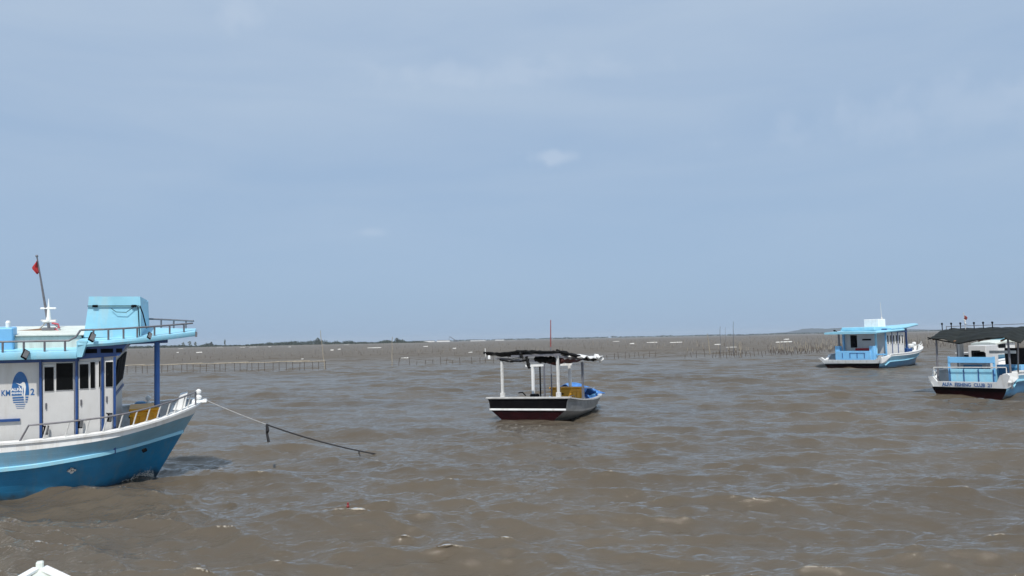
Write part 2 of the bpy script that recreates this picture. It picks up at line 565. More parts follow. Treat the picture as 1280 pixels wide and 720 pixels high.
def water_mat():
    m = bpy.data.materials.new('muddy_water')
    m.use_nodes = True
    t = m.node_tree
    n, l = t.nodes.new, t.links.new
    b = t.nodes['Principled BSDF']
    b.inputs['IOR'].default_value = 1.33
    b.inputs['Roughness'].default_value = .07
    co = n('ShaderNodeTexCoord')
    nz = n('ShaderNodeTexNoise')
    nz.inputs['Scale'].default_value = .12
    nz.inputs['Detail'].default_value = 6
    l(co.outputs['Object'], nz.inputs['Vector'])
    ra = n('ShaderNodeValToRGB')
    ra.color_ramp.elements[0].position = .3
    ra.color_ramp.elements[1].position = .7
    ra.color_ramp.elements[0].color = (.086, .070, .051, 1)
    ra.color_ramp.elements[1].color = (.114, .095, .071, 1)
    l(nz.outputs['Fac'], ra.inputs[0])
    # foam on breaking crests
    at_ = n('ShaderNodeAttribute')
    at_.attribute_name = 'crest'
    fz = n('ShaderNodeTexNoise')
    fz.inputs['Scale'].default_value = 22
    fz.inputs['Detail'].default_value = 8
    fz.inputs['Roughness'].default_value = .7
    l(co.outputs['Object'], fz.inputs['Vector'])
    bz = n('ShaderNodeTexNoise')
    bz.inputs['Scale'].default_value = .22
    bz.inputs['Detail'].default_value = 2
    l(co.outputs['Object'], bz.inputs['Vector'])
    a1 = n('ShaderNodeMath'); a1.operation = 'MULTIPLY_ADD'
    l(fz.outputs['Fac'], a1.inputs[0]); a1.inputs[1].default_value = 1.9; l(at_.outputs['Fac'], a1.inputs[2])
    a2 = n('ShaderNodeMath'); a2.operation = 'MULTIPLY_ADD'
    l(bz.outputs['Fac'], a2.inputs[0]); a2.inputs[1].default_value = .9; l(a1.outputs[0], a2.inputs[2])
    fr = n('ShaderNodeMapRange')
    fr.inputs['From Min'].default_value = float(pj[3]) + 1.50
    fr.inputs['From Max'].default_value = float(pj[3]) + 1.78
    l(a2.outputs[0], fr.inputs['Value'])
    mx = n('ShaderNodeMixRGB')
    mx.inputs[2].default_value = (.46, .42, .35, 1)
    l(fr.outputs[0], mx.inputs[0]); l(ra.outputs[0], mx.inputs[1])
    # unresolved small waves far out scatter the reflection: rougher and less mirror-like with distance from the shore
    lg = n('ShaderNodeVectorMath'); lg.operation = 'LENGTH'
    l(co.outputs['Object'], lg.inputs[0])
    rg = n('ShaderNodeMapRange'); rg.inputs['From Min'].default_value = 15; rg.inputs['From Max'].default_value = 180
    rg.inputs['To Min'].default_value = .07; rg.inputs['To Max'].default_value = .45
    l(lg.outputs['Value'], rg.inputs['Value'])
    sg = n('ShaderNodeMapRange'); sg.inputs['From Min'].default_value = 25; sg.inputs['From Max'].default_value = 160
    sg.inputs['To Min'].default_value = 1.0; sg.inputs['To Max'].default_value = .20
    l(lg.outputs['Value'], sg.inputs['Value'])
    # small ripples
    mp_ = n('ShaderNodeMapping')
    mp_.inputs['Rotation'].default_value = (0, 0, R(-14))
    mp_.inputs['Scale'].default_value = (1.0, 2.1, 1)
    l(co.outputs['Object'], mp_.inputs['Vector'])
    r1_ = n('ShaderNodeTexNoise'); r1_.inputs['Scale'].default_value = 3.4; r1_.inputs['Detail'].default_value = 9; r1_.inputs['Roughness'].default_value = .62
    r1_.inputs['Distortion'].default_value = .6
    l(mp_.outputs[0], r1_.inputs['Vector'])
    bp = n('ShaderNodeBump'); bp.inputs['Strength'].default_value = 1.0; bp.inputs['Distance'].default_value = .040
    l(r1_.outputs['Fac'], bp.inputs['Height'])
    # larger chop that takes over where the mesh waves get coarse
    r2_ = n('ShaderNodeTexNoise'); r2_.inputs['Scale'].default_value = .55; r2_.inputs['Detail'].default_value = 3
    l(mp_.outputs[0], r2_.inputs['Vector'])
    b2 = n('ShaderNodeBump'); b2.inputs['Strength'].default_value = .8; b2.inputs['Distance'].default_value = .12
    l(r2_.outputs['Fac'], b2.inputs['Height']); l(bp.outputs[0], b2.inputs['Normal'])
    # silty water: light scattered up from inside the water hardly follows the ripples, the reflection does
    t.nodes.remove(b)
    ge = n('ShaderNodeNewGeometry')
    vm = n('ShaderNodeVectorMath'); vm.operation = 'MULTIPLY_ADD'
    l(ge.outputs['Normal'], vm.inputs[0]); vm.inputs[1].default_value = (.45, .45, .45); vm.inputs[2].default_value = (0, 0, .55)
    vn = n('ShaderNodeVectorMath'); vn.operation = 'NORMALIZE'; l(vm.outputs[0], vn.inputs[0])
    df = n('ShaderNodeBsdfDiffuse'); l(mx.outputs[0], df.inputs['Color']); l(vn.outputs[0], df.inputs['Normal'])
    gl = n('ShaderNodeBsdfGlossy'); gl.inputs['Color'].default_value = (1, .975, .94, 1)
    l(rg.outputs[0], gl.inputs['Roughness']); l(b2.outputs[0], gl.inputs['Normal'])
    fn = n('ShaderNodeFresnel'); fn.inputs['IOR'].default_value = 1.33; l(b2.outputs[0], fn.inputs['Normal'])
    fm = n('ShaderNodeMath'); fm.operation = 'MULTIPLY'; fm.use_clamp = True
    l(fn.outputs[0], fm.inputs[0]); l(sg.outputs[0], fm.inputs[1])
    ms = n('ShaderNodeMixShader'); l(fm.outputs[0], ms.inputs[0]); l(df.outputs[0], ms.inputs[1]); l(gl.outputs[0], ms.inputs[2])
    l(ms.outputs[0], t.nodes['Material Output'].inputs['Surface'])
    return m
sea.data.materials.append(water_mat())

# ------------------------------------------------------------------ far shores and hills (setting)
def hor_point(px, Y, z=0):      # direction of a picture column, at a depth
    d = ray(px, 425.0)
    return Vector((d.x / d.y * Y, Y, z))
mb = MB()
rows = []
for k in range(41):
    px = 60 + k * 12
    p = hor_point(px, 1480)
    q = hor_point(px, 1700)
    rows.append([(p.x, p.y, -.5), (p.x, p.y + 4, .5 + .3 * random.random()), (q.x, q.y, 1.0), (q.x, q.y + 100, -.5)])
mb.grid(rows)
tag(mb.build('mangrove_shore', 'mud'), kind='structure')
mb = MB()
rows = []
for k in range(90):
    px = 500 + k * 11
    p = hor_point(px, 3000 + 300 * math.sin(k * .4))
    rows.append([(p.x, p.y, -.5), (p.x, p.y + 15, 1.2), (p.x, p.y + 300, 1.5), (p.x, p.y + 400, -.5)])
mb.grid(rows)
tag(mb.build('far_shore', 'mud'), kind='structure')
mb = MB()
rows = []
prof = [(905, 0), (940, 3), (965, 9), (985, 14), (996, 26), (1005, 33), (1015, 38), (1022, 35), (1034, 33), (1045, 35), (1065, 30), (1090, 31), (1120, 22), (1160, 12), (1200, 5), (1240, 0)]
for k in range(170):
    px = 905 + k * 335 / 169
    h = lerp_table(prof, px)[0] * (1 + .07 * noise.noise(Vector((px * .2, 0, 0))))
    rr_ = []
    for j in range(9):
        Y = 6300 + j * 150
        p = hor_point(px, Y)
        f = math.sin(math.pi * j / 8)
        rr_.append((p.x, p.y, -2 + (h * 1.35 + 2) * f * (1 + .12 * noise.noise(Vector((px * .13, j * .7, 3))))))
    rows.append(rr_)
mb.grid(rows)
tag(mb.build('distant_hills', 'hill', smooth=True), kind='structure')

# haze: the damp sea air that turns the far shore and hills blue
hz = MB().box((0, 3900, 23), (14000, 8600, 50)).build('haze', [])
hm = bpy.data.materials.new('sea_haze')
hm.use_nodes = True
hm.node_tree.nodes.clear()
ho = hm.node_tree.nodes.new('ShaderNodeOutputMaterial')
hv = hm.node_tree.nodes.new('ShaderNodeVolumePrincipled')
hv.inputs['Density'].default_value = 0.95e-4
hv.inputs['Color'].default_value = (.80, .88, .97, 1)
hv.inputs['Anisotropy'].default_value = 0.0
hm.node_tree.links.new(hv.outputs[0], ho.inputs['Volume'])
hz.data.materials.clear()
hz.data.materials.append(hm)
tag(hz, kind='stuff')
hz['label'] = 'pale blue haze over the distant sea'

# ------------------------------------------------------------------ shoreline vegetation
def leaf_cloud(mb, c, sx, sy, sz, n, s):
    for _ in range(n):
        u = Vector((random.gauss(0, 1), random.gauss(0, 1), random.gauss(0, 1))).normalized() * random.random() ** .4
        p = Vector((c[0] + u.x * sx, c[1] + u.y * sy, c[2] + u.z * sz))
        q = Euler((random.uniform(0, 3), random.uniform(0, 3), random.uniform(0, 3))).to_matrix()
        r_ = s * random.uniform(.6, 1.3)
        mb.add([p + q @ Vector(v) * r_ for v in ((-.5, -.4, 0), (.6, -.3, .1), (.4, .5, -.1), (-.4, .4, .1))], [(0, 1, 2, 3)])
mb = MB()
prof = [(100, 4), (150, 5), (205, 6), (225, 6.5), (248, 3.5), (255, 7), (262, 9), (272, 4), (300, 3.5), (318, 5), (335, 7), (352, 8), (368, 9.5), (380, 8), (390, 10), (398, 12), (408, 9.5), (414, 4), (419, 9), (426, 4), (436, 9), (444, 4), (456, 4.5), (470, 3), (480, 7), (486, 8), (492, 3), (497, 9), (503, 8), (508, 3), (520, 4), (530, 3), (535, 0)]
for k in range(760):
    px = 100 + 435 * random.random()
    h = lerp_table(prof, px)[0] * 1.0
    h *= .72 + .40 * random.random()
    p = hor_point(px, 1500 + 120 * random.random())
    leaf_cloud(mb, (p.x, p.y, h * .5), 5.5, 4, h * .52, 26, 1.6)
tag(mb.build('mangrove_treeline', 'leaf'), 'low dark green mangrove belt along the left horizon', 'treeline', kind='stuff')
mb = MB()
for k in range(900):
    px = 560 + 720 * random.random()
    h = 5.0 + 2.0 * noise.noise(Vector((px * .05, 0, 0))) + (2.0 if 838 < px < 842 or 765 < px < 772 or 705 < px < 712 else 0)
    p = hor_point(px, 3050 + 250 * random.random())
    leaf_cloud(mb, (p.x, p.y, 1.2 + h * .5), 12, 5, h * .6, 10, 2.4)
tag(mb.build('distant_treeline', 'leaf'), 'thin dark line of far trees on the right horizon', 'treeline', kind='stuff')
def far_tree(px, h, wd, m, lab, grp, Y=1485, bare=False):
    p = hor_point(px, Y, .4)
    root = empty('tree', p)
    t = MB()
    t.tube([(0, 0, -.6), (.1, 0, h * .45), (.25, .1, h * .82)], [.35, .24, .08], 6)
    for k in range(6):
        a = k * 1.05 + px
        t.tube([(0.1, 0, h * (.35 + .06 * k)), (math.cos(a) * wd * .3, math.sin(a) * wd * .3, h * (.6 + .05 * k))], [.12, .04], 4)
    t.build('trunk', 'bark', root)
    c = MB()
    for k in range(7):
        a = k * 2.4
        leaf_cloud(c, (math.cos(a) * wd * .26, math.sin(a) * wd * .26, h * (.38 + .085 * k)), wd * (.34 - .03 * k), wd * .28, h * .12, 22 if bare else 45, .9)
    c.build('crown', m, root)
    tag(root, lab, 'tree', grp)
for px, h, wd, m, lab, b_ in ((229, 11, 6, 'leaf2', 'pale thin tree left of the grey clump above the mangrove line', True), (237, 13.5, 8, 'leaf2', 'tallest pale tree of the clump just right of the blue boat roof tip', True),
                          (244, 11.5, 6, 'leaf2', 'pale tree at the right end of the clump beside the blue boat roof', True), (264, 10.5, 6, 'leaf', 'dark rounded tree just right of the pale tree clump', False),
                          (281, 15, 3.5, 'leaf2', 'lone slender tree standing tall over the low mangrove', True), (397, 14.5, 9, 'leaf', 'broad dark tree behind the leaning tall pole', False),
                          (496, 11, 9, 'leaf', 'dark rounded tree right of the straight pole at the end of the treeline', False)):
    far_tree(px, h, wd, m, lab, 'single trees rising from the mangrove belt', bare=b_)

# far white structures and crane on the horizon
def low_shed(x0, x1, y, Y, h, lab):
    a, b = hor_point(x0, Y), hor_point(x1, Y)
    root = empty('harbour_shed', ((a.x + b.x) / 2, Y, 0))
    wd = b.x - a.x
    m = MB()
    m.box((0, 8, h * .5 - .5), (wd, 14, h + 1))
    m.build('wall', 'shed', root)
    r_ = MB()
    r_.prism([(-wd / 2 - 1, .5, h), (-wd / 2 - 1, 8, h + 1.4), (-wd / 2 - 1, 15.5, h)], (wd + 2, 0, 0))
    r_.build('roof', 'steel', root)
    tag(root, lab, 'shed')
low_shed(516, 543, 426, 2300, 4.2, 'long low white shed on the horizon, left one before the crane')
low_shed(546, 562, 426, 2250, 4.6, 'shorter low white shed on the horizon next to the crane')
low_shed(588, 607, 425, 2500, 3.0, 'thin white shed on the horizon right of the crane')
low_shed(619, 630, 424, 2600, 3.4, 'small white shed on the horizon left of the red mast')
def crane():
    p = hor_point(570, 2200)
    root = empty('crane', p)
    k = 2200 / F
    b_ = MB(); b_.box((0, 0, 2.5), (9, 8, 5), bev=.5); b_.box((0, 0, .6), (13, 10, 3)); b_.build('cab', 'crane', root)
    j = MB(); j.beam((0, 0, 3), (-8 * k, 0, 6.6 * k), 1.7, 1.7); j.build('boom', 'crane', root)
    s = MB(); s.beam((-8 * k, 0, 6.6 * k), (-9 * k, 0, 1.2 * k), .7, .7); s.build('hoist_line', 'crane', root)
    tag(root, 'small dark crane with its arm slanting up left on the horizon', 'crane')
crane()

# ------------------------------------------------------------------ big blue and white cabin boat (near, left)
def mloc(Mx, x, y, ax, c):
    inv = Mx.inverted()
    o = inv @ Vector((0, 0, EYE))
    d = inv.to_3x3() @ ray(x, y)
    return o + d * ((c - o[ax]) / d[ax])
def cap_strip(tab, wd, th, mb, side, over=.03):
    """tab rows: x, y, z of gunwale; a plank on top of it"""
    rows = []
    n = len(tab)
    pts = [Vector((r_[0], r_[1] * side, r_[2])) for r_ in tab]
    for i, p in enumerate(pts):
        d = (pts[min(i + 1, n - 1)] - pts[max(i - 1, 0)]); d.z = 0; d.normalize()
        nrm = Vector((-d.y, d.x, 0)) * side      # outward
        if nrm.y * side < 0 and abs(nrm.y) > .3: nrm = -nrm
        a, b = p + nrm * over, p - nrm * wd
        b.y = side * max(0.0, b.y * side)
        rows.append([a, a + Vector((0, 0, th)), b + Vector((0, 0, th)), b, a])
    mb.grid(rows)
    mb.add(rows[0][:4], [(0, 1, 2, 3)]); mb.add(rows[-1][:4], [(0, 1, 2, 3)])
def floodlight(parent, c, rot, s=1.0):
    s *= .78
    m = MB(); m.box((0, 0, 0), (.17 * s, .05 * s, .26 * s), bev=.012); m.tube([(0, .03, .08 * s), (0, .12 * s, .12 * s)], .015, 6)
    o = m.build('floodlight', 'black', parent); o.location = c; o.rotation_euler = rot
    g = MB(); g.box((0, -.028 * s, 0), (.125 * s, .01, .20 * s)); g.build('lens', 'lens', o)
    return o
def bollard(mb, c, s=1.0):
    x, y, z = c
    mb.lathe(c, [(.05 * s, 0), (.05 * s, .1 * s), (.095 * s, .14 * s), (.10 * s, .19 * s), (.05 * s, .25 * s), (.045 * s, .28 * s), (.085 * s, .32 * s), (.085 * s, .38 * s), (.03 * s, .43 * s)], 14)

def near_boat():
    root = empty('cabin_boat', (-7.75, 18.45, 0), (R(7), 0, R(21)))
    tag(root, 'big blue and white cabin boat at the left edge with a marlin emblem', 'boat')
    bpy.context.view_layer.update()
    Mx = Matrix.Translation((-7.75, 18.45, 0)) @ Matrix.Rotation(R(21), 4, 'Z') @ Matrix.Rotation(R(7), 4, 'X')
    at_y = lambda x, y, c: mloc(Mx, x, y, 1, c)
    T = [(-11, 1.45, 1.5, 1.45, 1.32, 1.42, .95, 1.25, 0, .8, -.5),
         (-7, 1.65, 1.36, 1.66, 1.18, 1.62, .84, 1.45, 0, .9, -.5),
         (-3.8, 1.62, 1.35, 1.63, 1.19, 1.56, .82, 1.3, 0, .7, -.5),
         (-2.3, 1.55, 1.40, 1.56, 1.26, 1.42, .92, 1.05, 0, .45, -.5),
         (-1.5, 1.42, 1.47, 1.43, 1.34, 1.20, .98, .75, 0, .25, -.5),
         (-.8, 1.12, 1.58, 1.13, 1.44, .78, 1.02, .40, 0, .1, -.5),
         (-.35, .75, 1.67, .74, 1.50, .42, 1.05, .17, 0, .05, -.5),
         (-.1, .40, 1.72, .38, 1.50, .17, 1.06, .07, 0, .03, -.5),
         (0, .1, 1.74, .1, 1.50, .04, 1.06, .02, 0, .02, -.5)]
    S = smooth_table(T, 40)
    def rk(v):
        s = min(1, max(0, (v[0] + 2.6) / 2.6)); s = s * s * (3 - 2 * s)
        return -max(0, 1.74 - v[2]) * .56 * s
    mb = loft(S, [0, 1, 2, 2], [0, 1, 2, 2], sub=5)
    # soft hollow of the topsides between gunwale and rub rail
    rake(mb, rk).build('hull', ['white', 'hullmid', 'hullblue'], root, smooth='auto')
    mb = MB()                     # rub rail
    for side in (1, -1):
        pts = [(r_[0], side * (r_[5] + .012), r_[6]) for r_ in S]
        pts = [(p[0] + rk(p), p[1], p[2]) for p in pts]
        rows = [[(p[0], p[1] - .02 * side, p[2] + .05), (p[0], p[1] + .045 * side, p[2] + .035), (p[0], p[1] + .045 * side, p[2] - .035), (p[0], p[1] - .02 * side, p[2] - .05)] for p in pts]
        mb.grid(rows)
    mb.build('rub_rail', 'ltblue', root, smooth='auto')
    mb = MB()
    g = [(r_[0], r_[1], r_[2]) for r_ in S]
    for side in (1, -1): cap_strip(g, .13, .045, mb, side, .035)
    mb.build('gunwale', 'white', root)
    mb = MB()                     # inside of the bulwark
    for side in (1, -1):
        mb.grid([[(lambda q: (q[0], side * q[1], q[2]))(inner(r_, r_[2] - .01 - (r_[2] - .85) * j / 3, .06, rk)) for j in range(4)] for r_ in S if r_[0] < -.05])
    mb.build('bulwark_lining', 'white', root)
    mb = MB()
    rows = [[(q[0], -q[1], .98), (q[0], q[1], .98)] for q in [inner(r_, .98, .07, rk) for r_ in S if r_[0] < -1.7]]
    mb.grid(rows)
    rows = [[(q[0], -q[1], .90), (q[0], q[1], .90)] for q in [inner(r_, .90, .07, rk) for r_ in S if -1.75 < r_[0] < -.2]]
    mb.grid(rows)
    mb.build('deck', 'deck', root)
    mb = MB()
    rows = [[(q[0], -q[1], q[2]), (q[0], q[1], q[2])] for q in [inner(r_, r_[2] - .10, .05, rk) for r_ in S if r_[0] > -.62]]
    mb.grid(rows)
    mb.add([(-.66, -.82, 1.5), (-.66, .82, 1.5), (-.74, .30, .92), (-.74, -.30, .92)], [(0, 1, 2, 3)])
    mb.build('foredeck', 'white', root, solid=.01)
    # cabin
    yc, yp = 1.2, .78
    FX, FT = -1.82, -1.69
    mb = MB()
    mb.add([(-10, -yc, .9), (-1.97, -yc, .9), (-1.97, -yc, 3.12), (-10, -yc, 3.12)], [(0, 1, 2, 3)])
    mb.add([(-10, yp, .9), (-1.97, yp, .9), (-1.97, yp, 3.12), (-10, yp, 3.12)], [(0, 1, 2, 3)])
    mb.add([(-10, -yc, .9), (-10, yp, .9), (-10, yp, 3.12), (-10, -yc, 3.12)], [(0, 1, 2, 3)])
    # raked wheelhouse front: cheeks, front plate and windows band
    for ya, yb in ((-yc, -1.17), (yp, yp - .03)):
        mb.add([(-1.97, ya, .9), (FX, yb, .9), (FX, yb, 2.05), (FT, yb, 3.10), (-1.97, ya, 3.12)], [(0, 1, 2, 3, 4)])
    mb.add([(FX, -1.17, .9), (FX, .75, .9), (FX, .75, 2.05), (FX, -1.17, 2.05)], [(0, 1, 2, 3)])
    mb.add([(FX, -1.17, 2.05), (FX, .75, 2.05), (FT, .75, 3.10), (FT, -1.17, 3.10)], [(0, 1, 2, 3)])
    mb.build('cabin_wall', 'cabin', root, solid=.03)
    def panel(name, pxs, y, m, parent, th=.03, bev=.02, sub=None):
        a = at_y(pxs[0], pxs[1], -y); b = at_y(pxs[2], pxs[3], -y)
        mb = MB(); mb.box(((a.x + b.x) / 2, -y, (a.z + b.z) / 2), (abs(b.x - a.x), th, abs(a.z - b.z)), bev=bev)
        return mb.build(name, m, parent)
    # doors with their windows (sliding leaves, proud of the wall)
    for dx, wins in (((54, 455, 93.5, 551), ((55.5, 459, 67.2, 488.5), (70.2, 454, 91.2, 487))), ((98, 452, 126, 546), ((99.6, 455.3, 110.6, 485.5), (113, 452.5, 118.8, 485), (123.6, 451.5, 125.6, 483.5))),
                     ((130, 449.5, 142, 541), ((132, 452.5, 141, 483.2),))):
        a = at_y(dx[0], dx[1], -yc); b = at_y(dx[2], dx[3], -yc)
        d_ = MB(); d_.box(((a.x + b.x) / 2, -yc - .03, (a.z + b.z) / 2), (b.x - a.x, .035, a.z - b.z), bev=.008)
        door = d_.build('door', 'cabin', root)
        for wn in wins:
            fr = panel('window', (wn[0] - .8, wn[1] - 1, wn[2] + .8, wn[3] + 1), yc + .05, 'cabin', door, .02, .008)
            panel('pane', wn, yc + .062, 'glass', fr, .012, .005)
        h_ = MB(); h_.box((a.x + .06, -yc - .06, (a.z + b.z) / 2 - .05), (.03, .03, .14), bev=.008)
        h_.build('handle', 'steel', door)
    for yy in (-.83, -.33, .16):
        m_ = MB()
        m_.prism([(FX + .05, yy - .22, 2.34), (FX + .05, yy + .22, 2.34), (FT + .005, yy + .22, 2.98), (FT + .005, yy - .22, 2.98)], (.03, 0, 0))
        m_.build('windscreen', 'dark', root)
    # blue vertical battens
    for pxx, zt in ((51, 452), (96, 450), (128.5, 448), (143.6, 448)):
        a = at_y(pxx, zt, -1.23)
        m_ = MB(); m_.box((a.x, -1.255, 2.0), (.045, .05, 2.15))
        m_.build('batten', 'navy', root)
    m_ = MB()
    a = at_y(144, 484, -1.2)
    m_.box((FX + .02, -.21, 2.12), (.07, 1.90, .06)); m_.build('trim_strip', 'navy', root)
    m_ = MB(); m_.box((-4.0, -1.235, 1.78), (1.0, .05, .055)); m_.build('trim_strip', 'navy', root)
    # navy band with vent slots beneath the raised roof
    m_ = MB()
    m_.prism([(-2.42, -1.26, 3.04), (-1.62, -1.26, 3.10), (-1.48, -1.26, 3.34), (-2.42, -1.26, 3.34)], (0, 2.06, 0))
    m_.box((-6.2, 0, 3.06), (7.6, 2.5, .13))
    m_.build('navy_band', 'navy', root)
    for x0, x1 in ((-2.3, -2.05), (-1.98, -1.74), (-1.68, -1.56)):
        m_ = MB(); m_.box(((x0 + x1) / 2, -1.265, 3.215), (x1 - x0, .02, .09)); m_.build('vent_slot', 'dark', root)
    # roofs
    RW = [(-2.38, 1.5), (-1.8, 1.42), (-1.2, 1.15), (-.6, .72), (-.12, .30)]
    zf = lambda x: 3.44 + (x + 2.38) * .03
    m_ = MB()
    def slab(rows_x, zt, th):
        tops = []
        for x, yv in rows_x:
            tops.append([(x, -yv, zt(x) - th), (x, -yv - .02, zt(x) - th * .5), (x, -yv, zt(x)), (x, -yv * .5, zt(x) + .03), (x, yv * .5, zt(x) + .03), (x, yv, zt(x)), (x, yv + .02, zt(x) - th * .5), (x, yv, zt(x) - th), (x, -yv, zt(x) - th)])
        m_.grid(tops)
        m_.add(tops[0][:8], [tuple(range(8))]); m_.add(tops[-1][:8], [tuple(range(8))])
    slab([(-10.8, 1.45), (-6, 1.5), (-2.4, 1.5)], lambda x: 3.245, .15)
    m_.build('aft_roof', 'ltblue', root, smooth='auto')
    m_ = MB()
    slab([(x, lerp_table(RW, x)[0]) for x in (-2.38, -2.1, -1.8, -1.5, -1.2, -.9, -.6, -.35, -.12)], zf, .11)
    m_.prism([(-2.40, -1.5, 3.12), (-2.30, -1.5, 3.12), (-2.20, -1.5, 3.46), (-2.40, -1.5, 3.46)], (0, 3.0, 0))
    m_.build('fore_roof', 'ltblue', root, smooth='auto')
    m_ = MB(); m_.box((-5.9, 0, 3.38), (7.0, 1.9, .30), bev=.03); m_.build('roof_coaming', 'cream', root)
    m_ = MB(); m_.box((-5.9, 0, 3.545), (7.1, 2.0, .02)); m_.build('coaming_top', 'cream', root)
    m_ = MB(); m_.box((-4.15, -.92, 3.47), (1.0, .35, .5), bev=.02); m_.build('roof_locker', 'skyblue', root)
    m_ = MB(); m_.lathe((-3.78, -.9, 3.72), [(.045, 0), (.05, .1), (.03, .14)]); m_.build('white_knob', 'white', root)
    # big roof box with raked sides
    X0, X1, x0, x1 = -2.36, -1.22, -2.26, -1.27
    zt, zb, zs = 4.38, 3.48, 4.17
    m_ = MB()
    ring = lambda a, b, y, z: [(a, -y, z), (b, -y, z), (b, y, z), (a, y, z)]
    rA, rB = ring(X0, X1, .95, zb), ring(x0 - .02, x1 + .03, .86, zs)
    m_.add(rA + rB, [(0, 1, 5, 4), (1, 2, 6, 5), (2, 3, 7, 6), (3, 0, 4, 7)])
    m_.build('roof_box', 'ltblue', root)
    m_ = MB()
    hA = [(x0 - .025, -.865, zs), (x1 + .035, -.865, zs), (x1 + .035, .865, zs), (x0 - .025, .865, zs)]
    hB = [(x0 - .01, -.85, zt), (x1 + .02, -.85, zt), (x1 + .02, .80, zt - .20), (x0 - .01, .80, zt - .20)]
    m_.add(hA + hB, [(0, 1, 5, 4), (1, 2, 6, 5), (2, 3, 7, 6), (3, 0, 4, 7), (4, 5, 6, 7)]); m_.build('box_top', 'ltblue', root)
    m_ = MB(); m_.beam((x0 - .03, -.89, zs), (x1, -.89, zs), .02, .018)
    m_.tube([(x1 + .02, -.88, zs), (x1 + .08, -.9, 4.0), (x1 + .16, -.93, 3.66)], .014, 6)
    for xx in (x0 + .12, x1 - .1): m_.box((xx, -.90, zs), (.11, .05, .05), bev=.01)
    m_.beam((x1 - .02, -.90, zs), (x1 + .02, -.97, 3.5), .03, .012)
    m_.tube([(x1 - .55, -.92, zs - .05), (x1 - .45, -.95, zs - .13), (x1 - .25, -.95, zs - .14), (x1 - .1, -.92, zs - .02)], .007, 5)
    m_.build('box_fittings', 'black', root)
    # roof support beam and mast post
    m_ = MB(); m_.beam((-1.9, 0, 3.26), (-.74, 0, 3.29), .10, .14); m_.build('roof_beam', 'navy', root)
    for yy in (0,):
        m_ = MB(); m_.tube([(-.97, yy, .8), (-.97, yy, 3.24)], .062, 12); m_.box((-.97, yy, .84), (.22, .22, .05)); m_.build('roof_post', 'postblue', root)
    # roof railings
    def railing(name, pts, posts, foot, m='steel', r=.021):
        q = MB(); q.tube(pts, r, 8)
        for a, b in posts: q.tube([a, b], r * 1.05, 6)
        return q.build(name, m, root)
    low = lambda x, s: (x, s * 1.44, 3.47)
    xs = [-10.5 + .375 * k for k in range(22)]
    railing('aft_railing', [low(-10.6, -1), low(-2.55, -1), (-2.42, -1.44, 3.55), (-2.34, -1.42, 3.69)], [((x, -1.44, 3.25), (x, -1.44, 3.47)) for x in xs], 0)
    railing('aft_railing', [low(-10.6, 1), low(-2.55, 1), (-2.42, 1.44, 3.55), (-2.34, 1.42, 3.69)], [((x, 1.44, 3.25), (x, 1.44, 3.47)) for x in xs], 0)
    for s in (-1, 1):
        ry = lambda x: s * (lerp_table(RW, x)[0] - .08)
        rz = lambda x: zf(x) + .25 - .05 * (x + 2.34) / 2.2
        pts = [(x, ry(x), rz(x)) for x in (-2.34, -1.9, -1.5, -1.1, -.7, -.4, -.18)]
        railing('fore_railing', pts, [((x, ry(x), zf(x)), (x, ry(x), rz(x))) for x in (-2.1, -1.82, -1.54, -1.28, -.95, -.65, -.36)], 0)
    m_ = MB(); m_.box((-.10, -.28, 3.44), (.05, .06, .12)); m_.build('navigation_lamp', 'steel', root)
    # floodlights on the roof edge and along the side rail
    for pxx, pyy, yy, s in ((31.5, 443, -1.6, 1.0), (115, 421.5, -1.6, 1.0), (187, 419.5, -1.5, .8)):
        a = at_y(pxx, pyy, yy)
        floodlight(root, (a.x, yy, a.z), (R(-20), R(35), R(38)), s)
    # antenna mast with radar arm and flag
    b0 = at_y(61, 409, 0); b1 = at_y(46, 320, 0)
    m_ = MB(); m_.tube([(b0.x, 0, 3.55), (b0.x, 0, b0.z), tuple(b1)], [.035, .032, .014], 8); m_.box((b0.x, 0, 3.585), (.25, .2, .05)); m_.sphere(tuple(b1), .03)
    mast = m_.build('mast', 'steel', root)
    m_ = MB()
    a = at_y(58.5, 385.5, 0); m_.box((a.x + .03, 0, a.z), (.32, .06, .04), bev=.015)
    c_ = at_y(59, 398, 0); m_.lathe((c_.x + .03, 0, c_.z - .05), [(.06, 0), (.045, .1), (.022, .34), (.006, .50)])
    a = at_y(62, 401.5, 0); m_.box((a.x, 0, a.z), (.28, .10, .06), bev=.02)
    m_.build('radar_unit', 'white', mast)
    m_ = MB()
    for dx_ in (-.22, .22): m_.tube([(b0.x, 0, 3.8), (b0.x + dx_, .1, 3.56)], .018, 6)
    m_.box((b0.x, 0, 3.78), (.3, .08, .03)); m_.build('mast_stay', 'railwhite', mast)
    m_ = MB()
    a = at_y(65, 404, -.02)
    m_.tube([(a.x, -.03, a.z), (a.x + .12, -.04, a.z - .02), (a.x + .15, -.05, a.z - .10), (a.x + .06, -.05, a.z - .13), (a.x + .16, -.06, a.z - .19), (a.x + .32, -.07, a.z - .20)], .022, 6)
    m_.build('red_cord', 'pink', root)
    fl = []
    tp, bt = at_y(46.6, 325, 0), at_y(49, 341, 0)
    for i in range(9):
        f = i / 8
        e = tp.lerp(bt, f)
        wd = .13 * math.sin(min(1, f * 1.6) * math.pi / 2) * (1 - max(0, f - .55) * 1.6)
        fl.append([(e.x - wd * j / 4, -.02 + .045 * math.sin(j * 1.9 + f * 2), e.z - .035 * j / 4 - .0 * f) for j in range(5)])
    m_ = MB(); m_.grid(fl); m_.build('flag', 'flagred', mast, smooth=True, solid=.006)
